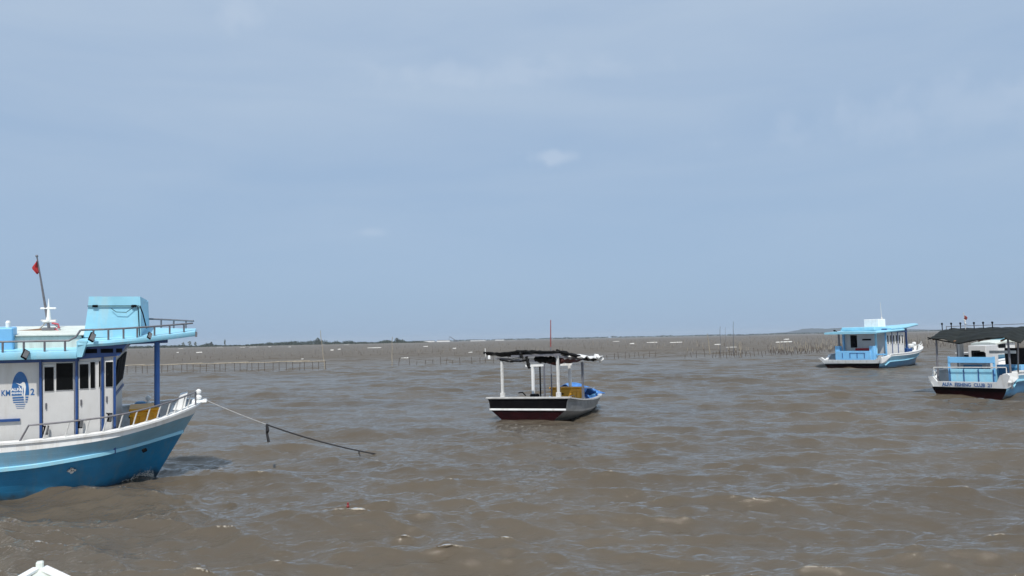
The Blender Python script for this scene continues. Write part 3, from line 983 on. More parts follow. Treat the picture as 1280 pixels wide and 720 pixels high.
    # long spars lying on the roof
    m_ = MB(); a = at_y(20, 415, 0); b_ = at_y(58, 411.5, 0); m_.tube([tuple(a), tuple(b_)], .03, 7); m_.build('boat_hook', 'wood', root)
    # side handrail, following the gunwale to the bow
    G = lambda x: Vector((x,) + tuple(v * s for v, s in zip(lerp_table(g, x), (-1, 1))))
    rp = []
    for x in [-3.3, -2.9, -2.4, -1.9, -1.5, -1.1, -.85, -.6, -.4, -.25, -.13]:
        p = G(x); rp.append((p.x + .03, p.y + .05, p.z + .36))
    s0 = G(-3.45)
    m_ = MB(); m_.tube([(s0.x, s0.y + .05, s0.z)] + rp + [(-.10, G(-.14).y + .04, G(-.14).z)], .02, 8)
    m_.build('handrail', 'steel', root)
    for x in (-3.02, -2.62, -2.25, -1.92, -1.62, -1.35, -1.10, -.89, -.70, -.54, -.40, -.28):
        p = G(x)
        q = Vector(lerp_table([(r_[0],) + tuple(r_) for r_ in rp], x + .09))
        m_ = MB(); m_.tube([(p.x, p.y + .05, p.z + .02), tuple(q)], .016, 6); m_.build('handrail_post', 'railwhite', root)
    for x in (-3.3, -2.9, -2.4, -1.9, -1.5, -1.1, -.8, -.5):
        p = G(x)
        m_ = MB(); m_.tube([(p.x, -p.y - .05, p.z + .02), (p.x + .06, -p.y - .05, p.z + .34)], .016, 6); m_.tube([(p.x + .06, -p.y - .05, p.z + .34), (p.x + .45, -G(min(-.15, p.x + .4)).y - .05, G(min(-.15, p.x + .4)).z + .34)], .018, 6) if False else None
    for pxx, pyy in ((57.2, 538), (100.5, 530), (137, 522)):
        a = at_y(pxx, pyy, -1.38)
        o = floodlight(root, (a.x, -1.36, a.z), (R(-70) * 0, R(12), R(62)), .95)
    # bow fittings
    m_ = MB()
    bollard(m_, (-.05, 0, 1.74), .75); m_.box((-.03, 0, 1.765), (.34, .30, .06), bev=.02)
    m_.build('bow_bitt', 'white', root)
    m_ = MB(); bollard(m_, (-1.25, 1.0, 1.45), .75); m_.build('side_bitt', 'white', root)
    m_ = MB(); m_.lathe((-1.42, .9, 1.42), [(.10, 0), (.13, .03), (.13, .2), (.09, .23)]); m_.build('blue_drum', 'hullblue2', root)
    m_ = MB()
    m_.prism([(-.62, -.1, 1.6), (-.36, -.1, 1.6), (-.30, -.1, 1.98), (-.46, -.1, 1.95)], (0, .32, 0))
    m_.build('anchor_locker', 'white', root)
    # hull marks: mooring eye with a rust run, worn patch
    m_ = MB(); a = at_y(181, 562, -1.05); m_.box((a.x, -1.11, a.z), (.10, .05, .08), rot=(0, R(-25), 0), bev=.01); m_.build('hawse_hole', 'dark', root)
    m_ = MB()
    a = at_y(89.5, 588, -1.4)
    for k in range(7):
        aa = k * .9; m_.box((a.x + .05 * math.cos(aa), -1.40, a.z + .03 * math.sin(aa)), (.07, .05, .03), rot=(0, aa, 0))
    m_.build('worn_patch', 'greywood', root)
    # emblem with name, on the cabin side
    cx, cz = at_y(25.7, 490, -yc).x, at_y(25.7, 490, -yc).z
    hw, hh = .158, .44
    yy = -yc - .019
    m_ = MB()
    n = 40
    cut = cz - .08
    pts = []
    for k in range(n):
        a = 2 * math.pi * k / n
        z = cz + hh * math.sin(a); x = cx + hw * math.cos(a)
        if z >= cut - .02: pts.append((x, yy, max(z, cut)))
    m_.prism(pts, (0, -.003, 0))
    for zz, th in ((-.115, .032), (-.165, .028), (-.215, .020), (-.262, .014), (-.305, .009), (-.345, .006)):
        wd = hw * math.sqrt(max(0, 1 - (zz / hh) ** 2)) * .96
        if th > .015:
            m_.box((cx - wd * .22, yy - .001, cz + zz), (wd * 1.5, .003, th)); m_.box((cx + wd * .83, yy - .001, cz + zz), (wd * .3, .003, th))
        else: m_.box((cx, yy - .001, cz + zz), (wd * 1.5, .003, th))
    em = m_.build('emblem', 'logoblue', root)
    m_ = MB()          # leaping marlin in white
    fish = [(-.115, .20), (-.06, .175), (-.01, .17), (.02, .205), (.065, .24), (.10, .225), (.125, .16), (.125, .05), (.10, -.08), (.075, -.08), (.085, .03), (.08, .10), (.055, .04), (.05, -.08), (.018, -.08), (.03, .02), (.02, .08), (0, .0), (-.012, -.03), (-.005, .06), (-.035, .12), (-.06, .15)]
    # split into simple quads strips: spear, back, belly, tail
    def patch(ps): m_.prism([(cx + .05 + (x - .05) * .72, yy - .0045, cz + .06 + (z - .04) * .85) for x, z in ps], (0, -.003, 0))
    patch([(-.125, .205), (-.04, .150), (-.03, .172)])
    patch([(-.04, .150), (.02, .12), (.045, .17), (.0, .19), (-.03, .172)])
    patch([(.02, .12), (.06, .08), (.11, .17), (.09, .215), (.045, .225), (.02, .20), (.0, .185)])
    patch([(.06, .08), (.075, -.02), (.112, -.02), (.125, .10), (.11, .17)])
    patch([(.075, -.02), (.060, -.10), (.085, -.30), (.10, -.12), (.112, -.02)])
    patch([(.02, .12), (.05, .09), (.045, -.02), (.05, -.12), (.02, -.12), (.028, -.02)])
    patch([(-.06, .13), (-.045, .135), (-.005, .04), (.0, -.05), (-.02, .02)])
    m_.build('marlin_figure', 'white', em)
    text_mesh('lettering', 'ALFA', .085, 'white', em, (cx - .065, yy - .004, cz + .055), (R(90), 0, 0), .002, .003)
    text_mesh('lettering', 'FISHING', .05, 'white', em, (cx - .065, yy - .004, cz - .02), (R(90), 0, 0), .002, .002)
    k1 = at_y(7.6, 491.5, -yc); k2 = at_y(40.8, 490, -yc)
    text_mesh('lettering', 'KM', .175, 'logoblue', root, (k1.x, yy, k1.z), (R(90), 0, 0), .002, .002, .68)
    text_mesh('lettering', '2', .19, 'logoblue', root, (k2.x, yy, k2.z), (R(90), 0, 0), .002, .004, .80)
    return root, Mx
nb, NBM = near_boat()

# things standing in the near boat's well
def crate(name, c, rz, s, m, lab, ribs=4, Mx=None):
    root = empty(name, (0, 0, 0))
    root.matrix_world = Mx @ Matrix.Translation(c) @ Matrix.Rotation(rz, 4, 'Z')
    sx, sy, sz = s
    b = MB(); b.box((0, 0, sz * .46), (sx, sy, sz * .92), bev=.03)
    for k in range(ribs):
        xx = -sx / 2 + sx * (k + .5) / ribs
        for s_ in (-1, 1): b.box((xx, s_ * (sy / 2 + .008), sz * .45), (.035, .025, sz * .8), bev=.006)
    for s_ in (-1, 1): b.box((0, s_ * (sy / 2 + .012), sz * .80), (sx + .03, .03, .035), bev=.008)
    b.build('body', m, root)
    l_ = MB(); l_.box((0, 0, sz * .96), (sx + .05, sy + .05, sz * .08), bev=.02); l_.build('lid', m, root)
    for s_ in (-1, 1):
        h_ = MB(); h_.box((s_ * (sx / 2 + .02), 0, sz * .7), (.03, sy * .35, .05), bev=.01); h_.build('handle', 'dark', root)
    tag(root, lab, 'crate')
crate('fish_crate', (-1.25, .10, .90), R(4), (.60, .60, .79), 'orange', 'orange fish crate on the foredeck of the big near boat, behind its handrail', 4, NBM)
def rope_heap():
    o = MB()
    for k in range(5):
        pts = []
        for i in range(40):
            a = i / 39 * 2 * math.pi * 2
            rr_ = .16 + .05 * math.sin(a * .5 + k)
            pts.append((-1.62 + rr_ * math.cos(a) + .02 * k, -.62 + rr_ * math.sin(a), 1.02 + .035 * k + .015 * math.sin(a * 3)))
        o.tube(pts, .022, 5)
    ob = o.build('rope_coil', 'bluecloth')
    ob.matrix_world = NBM
    tag(ob, 'coil of blue rope on the deck left of the orange crate', 'rope')
rope_heap()
# mooring rope into the sea
def mooring():
    a = NBM @ Vector((.08, 0, 1.80))
    e = on_z(482, 569.5, -.05)
    p0 = at(333, 534, a.y + (e.y - a.y) * .28)
    pts = []
    for i in range(61):
        f = i / 60
        p = a.lerp(e, f)
        pts.append(p)
    sag = .17
    pts = [Vector((p.x, p.y, p.z - sag * 4 * (i / 60) * (1 - i / 60))) for i, p in enumerate(pts)]
    root = empty('mooring_rope', a)
    inv = Matrix.Translation(-a)
    k = 20
    m1_ = MB(); m1_.tube([inv @ p for p in pts[:k]], .014, 6); m1_.build('pale_end', 'ropepale', root)
    m2_ = MB(); m2_.tube([inv @ p for p in pts[k - 1:]], .019, 6); m2_.build('tarred_rope', 'rope', root)
    def dangle(px_, ln, th):
        j = min(range(61), key=lambda i: abs((lambda q: q)(proj_px(pts[i])[0]) - px_))
        p = pts[j]
        d = MB(); d.tube([inv @ (p + Vector((0, 0, .02))), inv @ (p + Vector((.02, .0, -ln * .35))), inv @ (p + Vector((.0, .02, -ln * .5))), inv @ (p + Vector((.05, 0, -ln)))], [th, th * 1.5, th, th * 1.2], 6)
        d.build('hanging_strip', 'rope', root)
    dangle(333, .44, .03)
    dangle(447, .13, .014)
    tag(root, 'long mooring rope running from the bow of the big near boat down into the sea', 'rope')
def proj_px(p):
    q = cam.matrix_world.inverted() @ Vector(p)
    return W0 / 2 + F * q.x / -q.z, H0 / 2 - F * q.y / -q.z
mooring()
# splash at the near boat's stem
def splash():
    o = MB()
    rs_ = random.Random(3)
    inv = NBM
    for k in range(650):
        f = rs_.random()
        # along the hull's waterline either side of the stem
        lx = -1.02 - abs(rs_.gauss(0, .33))
        ly = -.08 - (-1.0 - lx) * .52 - abs(rs_.gauss(0, .10))
        p = inv @ Vector((lx, ly, 0))
        h = abs(rs_.gauss(0, .085)) * math.exp(-((lx + 1.15) / .3) ** 2 * .5)
        s = rs_.uniform(.003, .011) * (1 if h < .06 else .7)
        o.box((p.x, p.y, wz(p.x, p.y) + .005 + h * 1.3), (s * 1.8, s * 1.2, s), rot=(rs_.random() * 3, rs_.random() * 3, 0))
    tag(o.build('bow_splash', 'foam'), 'white spray thrown up at the waterline of the big near boat\'s bow', 'spray', kind='stuff')
splash()

# ------------------------------------------------------------------ black hulled open boat in the middle
def frame_matrix(loc, rz, rx=0, ry=0):
    return Matrix.Translation(loc) @ Matrix.Rotation(R(rz), 4, 'Z') @ Matrix.Rotation(R(ry), 4, 'Y') @ Matrix.Rotation(R(rx), 4, 'X')
def crumple(rows, amp_, seed, sc=3.0):
    return [[(p[0] + amp_ * .5 * noise.noise(Vector(p) * sc + Vector((seed, 9, 2))), p[1] + amp_ * .5 * noise.noise(Vector(p) * sc + Vector((1, seed, 4))), p[2] + amp_ * noise.noise(Vector(p) * sc + Vector((seed, seed, 0)))) for p in r_] for r_ in rows]
def sheet(x0, x1, y0, y1, zf, nx=24, ny=24, amp_=.05, seed=1, sc=3.0):
    return crumple([[(x0 + (x1 - x0) * i / nx, y0 + (y1 - y0) * j / ny, zf(i / nx, j / ny)) for j in range(ny + 1)] for i in range(nx + 1)], amp_, seed, sc)
def bundle(mb, pts, r, seed, n=10, lumps=.35):
    """rolled cloth: a lumpy tube"""
    P = []
    pts = [Vector(p) for p in pts]
    for a, b in zip(pts, pts[1:]):
        for k in range(6): P.append(a.lerp(b, k / 6))
    P.append(pts[-1])
    rs_ = [r * (1 + lumps * noise.noise(Vector((i * .6, seed, 0))) * 2) for i in range(len(P))]
    mb.tube(P, rs_, n)
    k = len(mb.v) - len(P) * n
    for i in range(k, len(mb.v)):
        v = Vector(mb.v[i]); d = noise.noise_vector(v * 9 + Vector((seed, 0, 0))) * r * .35
        mb.v[i] = tuple(v + d)
def mid_boat():
    Mx = frame_matrix((.48, 28.48, 0), 60, -1.5, 2.5)
    root = empty('open_boat', (0, 0, 0)); root.matrix_world = Mx
    tag(root, 'open wooden boat with black and dark red stern, white posts and ragged black tarpaulin roof', 'boat')
    L_ = lambda x, y, ax, c: mloc(Mx, x, y, ax, c)
    T = [(0, 1.76, .84, 1.70, .72, 1.66, .46, 1.60, .38, 1.10, 0, .6, -.4),
         (1.5, 1.70, .72, 1.68, .62, 1.62, .38, 1.58, .30, 1.20, 0, .6, -.4),
         (3.2, 1.42, .70, 1.40, .60, 1.30, .38, 1.24, .30, .85, 0, .4, -.4),
         (4.8, .98, .76, .96, .66, .85, .44, .78, .36, .45, 0, .15, -.4),
         (6.1, .42, .85, .41, .75, .32, .53, .28, .45, .12, 0, .05, -.4),
         (6.75, .05, .92, .05, .82, .04, .60, .04, .52, .03, 0, .02, -.4)]
    S = smooth_table(T, 30)
    mb = loft(S, [3, 3, 4, 3, 3], [0, 1, 2, 1, 1], sub=3)
    rk = lambda v: -max(0, .92 - v[2]) * .55 * max(0, (v[0] - 4) / 2.75)
    o = None
    # transom: black above, white strake, dark red below; weathered grey sides
    mb = loft(S, [3, 3, 4, 3, 5], None, sub=3)
    rake(mb, rk)
    t0 = S[0]
    lines = [(t0[1 + 2 * k], t0[2 + 2 * k]) for k in range(6)]
    rs = [-0.10, -.08, 0, .02, .14, .20]
    for k in range(5):
        (ya, za), (yb, zb) = lines[k], lines[k + 1]
        mb.slot = [0, 0, 0, 1, 1][k]
        mb.add([(-.001, ya, za), (-.001, -ya, za), (-.001, -yb, zb), (-.001, yb, zb)], [(0, 1, 2, 3)])
    mb.build('hull', ['black', 'red', 'white', 'greywood', 'capgrey', 'red'], root, smooth='auto')
    m_ = MB(); m_.box((-.03, 0, .42), (.06, 3.32, .075), bev=.015); m_.build('white_strake', 'white', root)
    m_ = MB()
    g = [(r_[0], r_[1], r_[2]) for r_ in S]
    for side in (1, -1): cap_strip(g, .12, .05, m_, side, .04)
    m_.build('gunwale', 'capgrey', root)
    m_ = MB(); m_.box((.05, 0, .86), (.22, 3.66, .075), bev=.015); m_.build('stern_cap', 'capgrey', root)
    m_ = MB()
    for side in (1, -1):
        m_.grid([[(lambda q: (q[0], side * q[1], q[2]))(inner(r_, r_[2] - (r_[2] - .26) * j / 3, .06, rk)) for j in range(4)] for r_ in S if r_[0] > .12])
    m_.add([(.12, -1.6, .84), (.12, 1.6, .84), (.12, 1.3, .28), (.12, -1.3, .28)], [(0, 1, 2, 3)])
    m_.build('lining', 'bluecloth', root)
    m_ = MB(); m_.grid([[(q[0], -q[1], q[2]), (q[0], q[1], q[2])] for q in [inner(r_, .27 + max(0, r_[0] - 4.4) * .12, .08, rk) for r_ in S if r_[0] > .12]]); m_.build('deck', 'deck', root)
    # posts
    def post(x, y, z0, z1, wd, m, lean=0):
        q = MB(); q.beam((x, y, z0), (x + lean, y + lean, z1), wd, wd); q.box((x, y, z0 + .1), (wd * 1.8, wd * 1.8, .2), bev=.01)
        q.build('post', m, root)
    post(.1, 1.13, .86, 2.34, .085, 'railwhite', .03)
    post(.1, -1.31, .86, 2.44, .085, 'railwhite')
    post(2.6, 1.12, .3, 2.15, .10, 'white')
    post(2.6, -.60, .3, 2.15, .10, 'white')
    post(2.0, -1.45, .6, 2.2, .075, 'steel')
    post(3.3, .95, .3, 2.2, .06, 'steel')
    post(3.3, 1.15, .3, 2.2, .05, 'dark')
    # cross beams
    m_ = MB(); m_.beam((2.6, 1.45, 2.13), (2.6, .62, 2.13), .09, .09); m_.build('cross_beam', 'white', root)
    m_ = MB(); m_.beam((2.6, -.2, 2.13), (2.6, -1.30, 2.13), .09, .09); m_.build('cross_beam', 'white', root)
    m_ = MB(); m_.beam((.1, .7, 2.47), (.1, -1.42, 2.47), .09, .08); m_.build('cross_beam', 'steel', root)
    for y, a, b in ((1.25, -.1, 3.4), (-1.32, -.1, 3.4)):
        m_ = MB(); m_.beam((a, y, 2.40), (b, y * .9, 2.30), .06, .07); m_.build('side_beam', 'steel', root)
    # mast, red above and grey below
    m_ = MB(); m_.tube([(2.1, 0, .3), (2.12, 0, 2.62), (2.12, 0, 2.86)], .028, 8); mast = m_.build('mast', 'steel', root)
    m_ = MB(); m_.tube([(2.12, 0, 2.86), (2.15, -.02, 3.97)], [.026, .018], 8); m_.build('mast_top', 'masttop', mast)
    # ragged roof
    m_ = MB()
    m_.grid(sheet(0, 1.5, 1.9, -1.2, lambda u, v: 2.60 - .04 * math.sin(v * 9) - .05 * u, 14, 30, .07, 3))
    m_.build('black_tarpaulin', 'tarp', root, smooth=True, solid=.02)
    m_ = MB()
    bundle(m_, [(.0, 1.92, 2.66), (.05, 1.2, 2.60), (.05, .5, 2.63), (.05, .0, 2.66)], .038, 2)
    bundle(m_, [(.3, .6, 2.66), (.3, 0, 2.64), (.25, -.7, 2.60), (.2, -1.3, 2.56)], .048, 5)
    m_.build('rolled_tarpaulin', 'tarp', root, smooth=True)
    m_ = MB(); bundle(m_, [(.08, 1.22, 2.36), (.08, .8, 2.27), (.08, .3, 2.27), (.08, -.1, 2.32)], .035, 8)
    m_.build('sagging_cloth', 'tarp', root, smooth=True)
    m_ = MB(); bundle(m_, [(.0, -.02, 2.44), (.0, -.06, 2.30), (.0, -.1, 2.10), (.0, -.14, 1.98)], .055, 12)
    m_.build('hanging_cloth', 'tarp', root, smooth=True)
    m_ = MB(); bundle(m_, [(.0, .24, 2.62), (.0, .2, 2.45), (.0, .2, 2.38)], .05, 14); m_.build('hanging_cloth', 'tarp', root, smooth=True)
    m_ = MB()
    m_.grid(sheet(1.0, 2.4, -.25, -1.25, lambda u, v: 2.30 - .10 * math.sin(v * 3.1), 12, 14, .10, 6))
    bundle(m_, [(1.0, -.30, 2.35), (1.0, -.75, 2.16), (1.0, -1.1, 2.28)], .11, 21)
    m_.build('cloth_bundle', 'maroon', root, smooth=True, solid=.015)
    m_ = MB()
    bundle(m_, [(.7, -.05, 2.36), (.7, -.5, 2.30), (.7, -.9, 2.30)], .12, 31)
    m_.build('cloth_bundle', 'tarp', root, smooth=True)
    m_ = MB()
    m_.grid(sheet(.9, 1.3, 1.3, .1, lambda u, v: 2.38 + .03 * math.sin(v * 5), 8, 14, .05, 9))
    m_.build('white_sacking', 'tarpwhite', root, smooth=True, solid=.05)
    m_ = MB()
    m_.grid(sheet(1.3, 3.5, -.9, -1.75, lambda u, v: 2.50 - .12 * v - .02 * u, 16, 12, .10, 11))
    m_.build('white_sacking', 'tarpwhite', root, smooth=True, solid=.03)
    m_ = MB()
    m_.grid(sheet(2.2, 3.3, -1.45, -1.75, lambda u, v: 2.28 + .12 * v, 12, 8, .14, 13, 4))
    bundle(m_, [(3.15, -1.5, 2.45), (3.35, -1.6, 2.35), (3.4, -1.7, 2.25)], .10, 33)
    m_.build('white_sacking', 'tarpwhite', root, smooth=True, solid=.03)
    m_ = MB()
    bundle(m_, [(.3, -1.2, 2.62), (1.2, -1.5, 2.45), (2.2, -1.62, 2.30), (2.9, -1.62, 2.32)], .065, 17)
    m_.build('rolled_tarpaulin', 'tarp', root, smooth=True)
    m_ = MB()
    a = L_(611.5, 446.5, 0, .0); m_.lathe((0, a.y, a.z - .1), [(.03, 0), (.055, .03), (.055, .14), (.03, .17)], 10); m_.build('plastic_bottle', 'white', root)
    m_ = MB(); a = L_(607, 436, 0, 0); m_.beam((0, a.y, 2.50), (0, a.y + .02, 2.82), .03); m_.build('peg', 'railwhite', root)
    # blue tarpaulin and clutter forward
    m_ = MB(); m_.grid(sheet(3.9, 5.9, .8, -.7, lambda u, v: 1.12 + .14 * math.sin(v * 5) - .12 * u + .1 * math.sin(u * 7), 16, 14, .22, 15, 2.2))
    m_.build('blue_cover', 'bluecloth', root, smooth=True, solid=.02)
    m_ = MB()
    for yy in (-.75, .75): m_.beam((3.8, yy * 1.3, .78), (6.3, yy * .25, .95), .14, .03)
    m_.build('bow_plank', 'skyblue', root)
    m_ = MB(); m_.beam((4.2, .95, 1.18), (4.2, -.95, 1.14), .16, .04); m_.build('thwart', 'white', root)
    return root, Mx
mbt, MBM = mid_boat()
crate('fish_crate', (2.75, -.33, .30), R(-14), (.75, 1.10, .92), 'orange', 'orange fish crate standing amidships on the black hulled open boat', 3, MBM)
def outboard(Mx):
    root = empty('boat_engine', (0, 0, 0)); root.matrix_world = Mx @ Matrix.Translation((1.1, .35, .25))
    b = MB(); b.box((0, 0, .38), (.55, .75, .42), bev=.08); b.box((0, -.1, .66), (.3, .3, .16), bev=.04); b.build('block', 'dark', root)
    b = MB(); b.lathe((0, 0, 0), [(.17, 0), (.19, .04), (.19, .07), (.05, .10)], 14); o = b.build('flywheel', 'black', root); o.location = (0, .42, .42); o.rotation_euler = (R(-90), 0, 0)
    b = MB(); b.tube([(0, .3, .66), (-.05, .42, .80), (-.05, .6, .78)], .025, 6); b.build('exhaust', 'black', root)
    b = MB(); b.lathe((.05, -.55, .2), [(.12, 0), (.13, .03), (.13, .30), (.06, .36), (.05, .42)], 12); b.build('fuel_can', 'navy', root)
    tag(root, 'dark diesel engine behind the stern of the black hulled open boat', 'engine')
outboard(MBM)
def basket(Mx):
    root = empty('green_basket', (0, 0, 0)); root.matrix_world = Mx @ Matrix.Translation((1.9, -1.0, .28))
    b = MB(); b.lathe((0, 0, 0), [(.2, 0), (.26, .42), (.28, .44), (.28, .47), (.25, .47), (.19, .06)], 18); b.build('tub', 'green', root)
    b = MB(); b.tube([(-.26, 0, .46), (-.2, 0, .6), (.2, 0, .6), (.26, 0, .46)], .012, 6); b.build('handle', 'steel', root)
    tag(root, 'small green tub beside the right gunwale of the black hulled open boat', 'tub')
basket(MBM)

# ------------------------------------------------------------------ white sterned blue boats on the right
def blue_hull(root, T, stern_z, knee_l, knee_r, text=None, bow_rk=.5):
    S = smooth_table(T, 36)
    Lx = T[-1][0]; zt = T[-1][2]
    def rk(v):
        s = max(0, (v[0] - Lx * .55) / (Lx * .45))
        a = max(0, zt - v[2]) * bow_rk * s
        # stern overhangs backwards with height
        b = max(0, 1 - v[0] / 1.2) * (-.22 * max(0, v[2] - .0))
        return -a + b
    mb = loft(S, [0, 1, 2, 3, 4], [0, 5, 4, 4, 4], sub=3)
    rake(mb, rk)
    mb.build('hull', ['white', 'hullmid', 'hullblue2', 'hullblue2', 'red', 'black'], root, smooth='auto')
    m_ = MB()
    for side in (1, -1):
        pts = [(r_[0], side * (r_[5] + .01), r_[6]) for r_ in S if r_[0] > .5]
        pts = [(p[0] + rk(p), p[1], p[2]) for p in pts]
        m_.grid([[(p[0], p[1] - .02 * side, p[2] + .05), (p[0], p[1] + .05 * side, p[2] + .03), (p[0], p[1] + .05 * side, p[2] - .03), (p[0], p[1] - .02 * side, p[2] - .05)] for p in pts])
    m_.build('rub_rail', 'ltblue', root, smooth='auto')
    g = [(r_[0] + rk((r_[0], r_[1], r_[2])), r_[1], r_[2]) for r_ in S]
    m_ = MB()
    for side in (1, -1): cap_strip(g, .16, .06, m_, side, .05)
    m_.build('gunwale', 'white', root)
    m_ = MB()
    for side in (1, -1):
        m_.grid([[(lambda q: (q[0], side * q[1], q[2]))(inner(r_, r_[2] - (r_[2] - .48) * j / 4, .08, rk)) for j in range(5)] for r_ in S])
    m_.build('bulwark_lining', 'white', root)
    m_ = MB(); m_.grid([[(q[0], -q[1], q[2]), (q[0], q[1], q[2])] for q in [inner(r_, .48 + max(0, (r_[0] - Lx * .6)) * .10, .10, rk) for r_ in S]]); m_.build('deck', 'deck', root)
    return S, rk, g
def r2_boat():
    Mx = frame_matrix((20.95, 34.36, 0), 42)
    root = empty('club_boat', (0, 0, 0)); root.matrix_world = Mx
    tag(root, 'blue boat with lettered white stern and dark canopy at the right edge', 'boat')
    T = [(0, 1.60, .72, 1.52, .46, 1.47, .30, 1.38, .12, 1.3, 0, .7, -.4),
         (.5, 1.66, .74, 1.64, .60, 1.58, .48, 1.46, .12, 1.35, 0, .7, -.4),
         (.75, 1.68, .96, 1.66, .84, 1.62, .62, 1.48, .12, 1.37, 0, .7, -.4),
         (1.0, 1.70, 1.14, 1.70, 1.00, 1.66, .76, 1.48, .12, 1.38, 0, .7, -.4),
         (3.5, 1.80, 1.12, 1.80, .98, 1.72, .74, 1.5, .12, 1.4, 0, .7, -.4),
         (6.5, 1.55, 1.25, 1.55, 1.10, 1.42, .88, 1.1, .12, 1.0, 0, .4, -.4),
         (8.6, .8, 1.45, .8, 1.30, .62, 1.06, .4, .12, .35, 0, .1, -.4),
         (9.4, .08, 1.6, .08, 1.45, .05, 1.2, .04, .12, .03, 0, .02, -.4)]
    S, rk, g = blue_hull(root, T, .7, 0, 0)
    # white stern counter with upturned knees
    m_ = MB()
    prof = [(1.50, .47), (1.62, .93), (1.42, .95), (1.28, .72), (-1.18, .74), (-1.34, 1.06), (-1.62, 1.14), (-1.70, 1.06), (-1.50, .47)]
    m_.prism([(-.22 * max(0, z) + .02 - .06, y, z) for y, z in prof], (.16, 0, 0))
    m_.build('stern_board', 'white', root)
    m_ = MB(); m_.prism([(-.20, -1.44, .76), (-.28, -1.44, 1.12), (.75, -1.66, 1.16), (.75, -1.66, .9), (.3, -1.6, .75)], (0, -.13, 0)); m_.build('quarter_knee', 'white', root)
    m_ = MB(); m_.prism([(-.20, 1.44, .72), (-.26, 1.44, .94), (.35, 1.60, .80), (.3, 1.6, .70)], (0, .11, 0)); m_.build('quarter_knee', 'white', root)
    text_mesh('lettering', 'ALFA  FISHING  CLUB  21', .225, 'logoblue', root, (-.062 - .22 * .58 - .008, .02, .585), (R(90 + 12.4), 0, R(-90)), .003, .006, .82)
    # stern rail
    m_ = MB(); m_.tube([(.05, 1.45, 1.36), (.05, 0, 1.38), (.05, -1.52, 1.40)], .025, 8)
    for y in (1.45, -1.52): m_.tube([(.05, y, .75), (.05, y, 1.38)], .022, 6)
    m_.build('stern_rail', 'railwhite', root)
    m_ = MB(); m_.tube([(.1, 1.5, 1.0), (.8, 1.5, 1.25), (1.6, 1.5, 1.3)], .03, 6); m_.build('side_spar', 'railwhite', root)
    # blue bench with back board
    m_ = MB()
    m_.box((.45, -.09, 1.0), (.55, 1.78, .58), bev=.01)
    bn = m_.build('bench_box', 'ltblue', root)
    for y in (.80, .22, -.38, -.98):
        q = MB(); q.box((.16, y, 1.0), (.03, .035, .6)); q.build('bench_batten', 'navy', bn)
    m_ = MB(); m_.box((.22, -.09, 1.72), (.05, 1.90, .27), bev=.008); m_.build('back_board', 'skyblue', root)
    for y in (.84, -1.0):
        m_ = MB(); m_.box((.25, y, 1.30), (.07, .09, 1.15)); m_.build('bench_post', 'skyblue', root)
    # canopy
    def zf(u, v):   # u from stern forward, v from port to starboard
        z = 2.72 + .46 * math.sin(min(1, u * 1.15) * math.pi / 2)
        z -= .22 * math.exp(-((v - .36) / .16) ** 2) * (1 - u) ** 3 
        if v > .84: z -= (v - .84) * 1.6
        if v < .06: z += (v - .06) * .6
        z += .015 * math.sin(v * 40) + .014 * math.sin(u * 46)
        return z
    m_ = MB(); m_.grid(sheet(-.05, 3.6, 1.62, -2.15, zf, 26, 60, .05, 4, 1.6)); m_.build('canopy', 'tarpgrey', root, smooth=True, solid=.02)
    m_ = MB(); m_.tube([(-.02, 1.62, 2.78), (0, .9, 2.60), (0, .3, 2.48), (0, -.5, 2.66), (0, -1.5, 2.72)], .03, 7); m_.build('canopy_hem', 'tarp', root)
    for y in (1.4, .5, -.5, -1.4):
        m_ = MB(); m_.beam((0.02, y, 2.58 if y < 1 else 2.68), (3.5, y, 3.02), .06, .06); m_.build('canopy_rafter', 'wood', root)
    for x in (.3, 3.2):
        for y in (1.38, -1.62):
            m_ = MB(); m_.tube([(x, y, .45), (x + .02, y * .98, 2.75 + .08 * x)], .045, 8); m_.build('canopy_post', 'steel', root)
    m_ = MB(); m_.tube([(.9, -1.75, 1.1), (.4, -1.95, 2.55)], .035, 8); m_.build('canopy_brace', 'steel', root)
    # rod rail on top, with six dark rod holders
    m_ = MB(); m_.tube([(2.4, 1.55, 3.30), (2.4, -1.75, 3.34)], .016, 6); m_.tube([(2.4, 1.55, 3.16), (2.4, 1.55, 3.32)], .016, 6); m_.build('rod_rail', 'steel', root)
    for px_ in (1178, 1189.5, 1201, 1218, 1229.5, 1241):
        a = mloc(Mx, px_, 414, 0, 2.4)
        m_ = MB(); m_.tube([(2.4, a.y, 3.12), (2.4, a.y, 3.40)], .022, 6); m_.lathe((2.4, a.y, 3.38), [(.025, 0), (.045, .03), (.045, .09), (.03, .11)], 8); m_.build('rod_holder', 'dark', root)
    a = mloc(Mx, 1207, 412, 0, 2.4)
    m_ = MB(); m_.tube([(2.4, a.y, 3.1), (2.4, a.y + .04, 3.92)], .014, 6); m_.sphere((2.4, a.y + .04, 3.93), .03); fp = m_.build('flag_pole', 'railwhite', root)
    fl = [[(2.4 + .03 * math.sin(j * 2 + i), a.y + .04 - (.10 + .06 * math.sin(i * .8)) * j / 4, 3.84 - .44 * i / 9 - .05 * j / 4) for j in range(5)] for i in range(10)]
    m_ = MB(); m_.grid(fl[:5]); m_.slot = 1; m_.grid(fl[4:]); m_.build('flag', ['masttop', 'tarpwhite'], fp, smooth=True, solid=.006)
    # wheelhouse further forward
    m_ = MB(); m_.box((5.6, .9, 1.4), (2.0, .8, 1.8), bev=.02); m_.build('wheelhouse', 'cabin', root)
    m_ = MB(); m_.box((4.59, .95, 1.75), (.03, .4, .6), bev=.01); m_.build('wheelhouse_door', 'dark', root)
    m_ = MB(); m_.box((4.6, -1.0, 1.75), (.1, 1.35, .85), bev=.02); m_.build('dark_panel', 'dark', root)
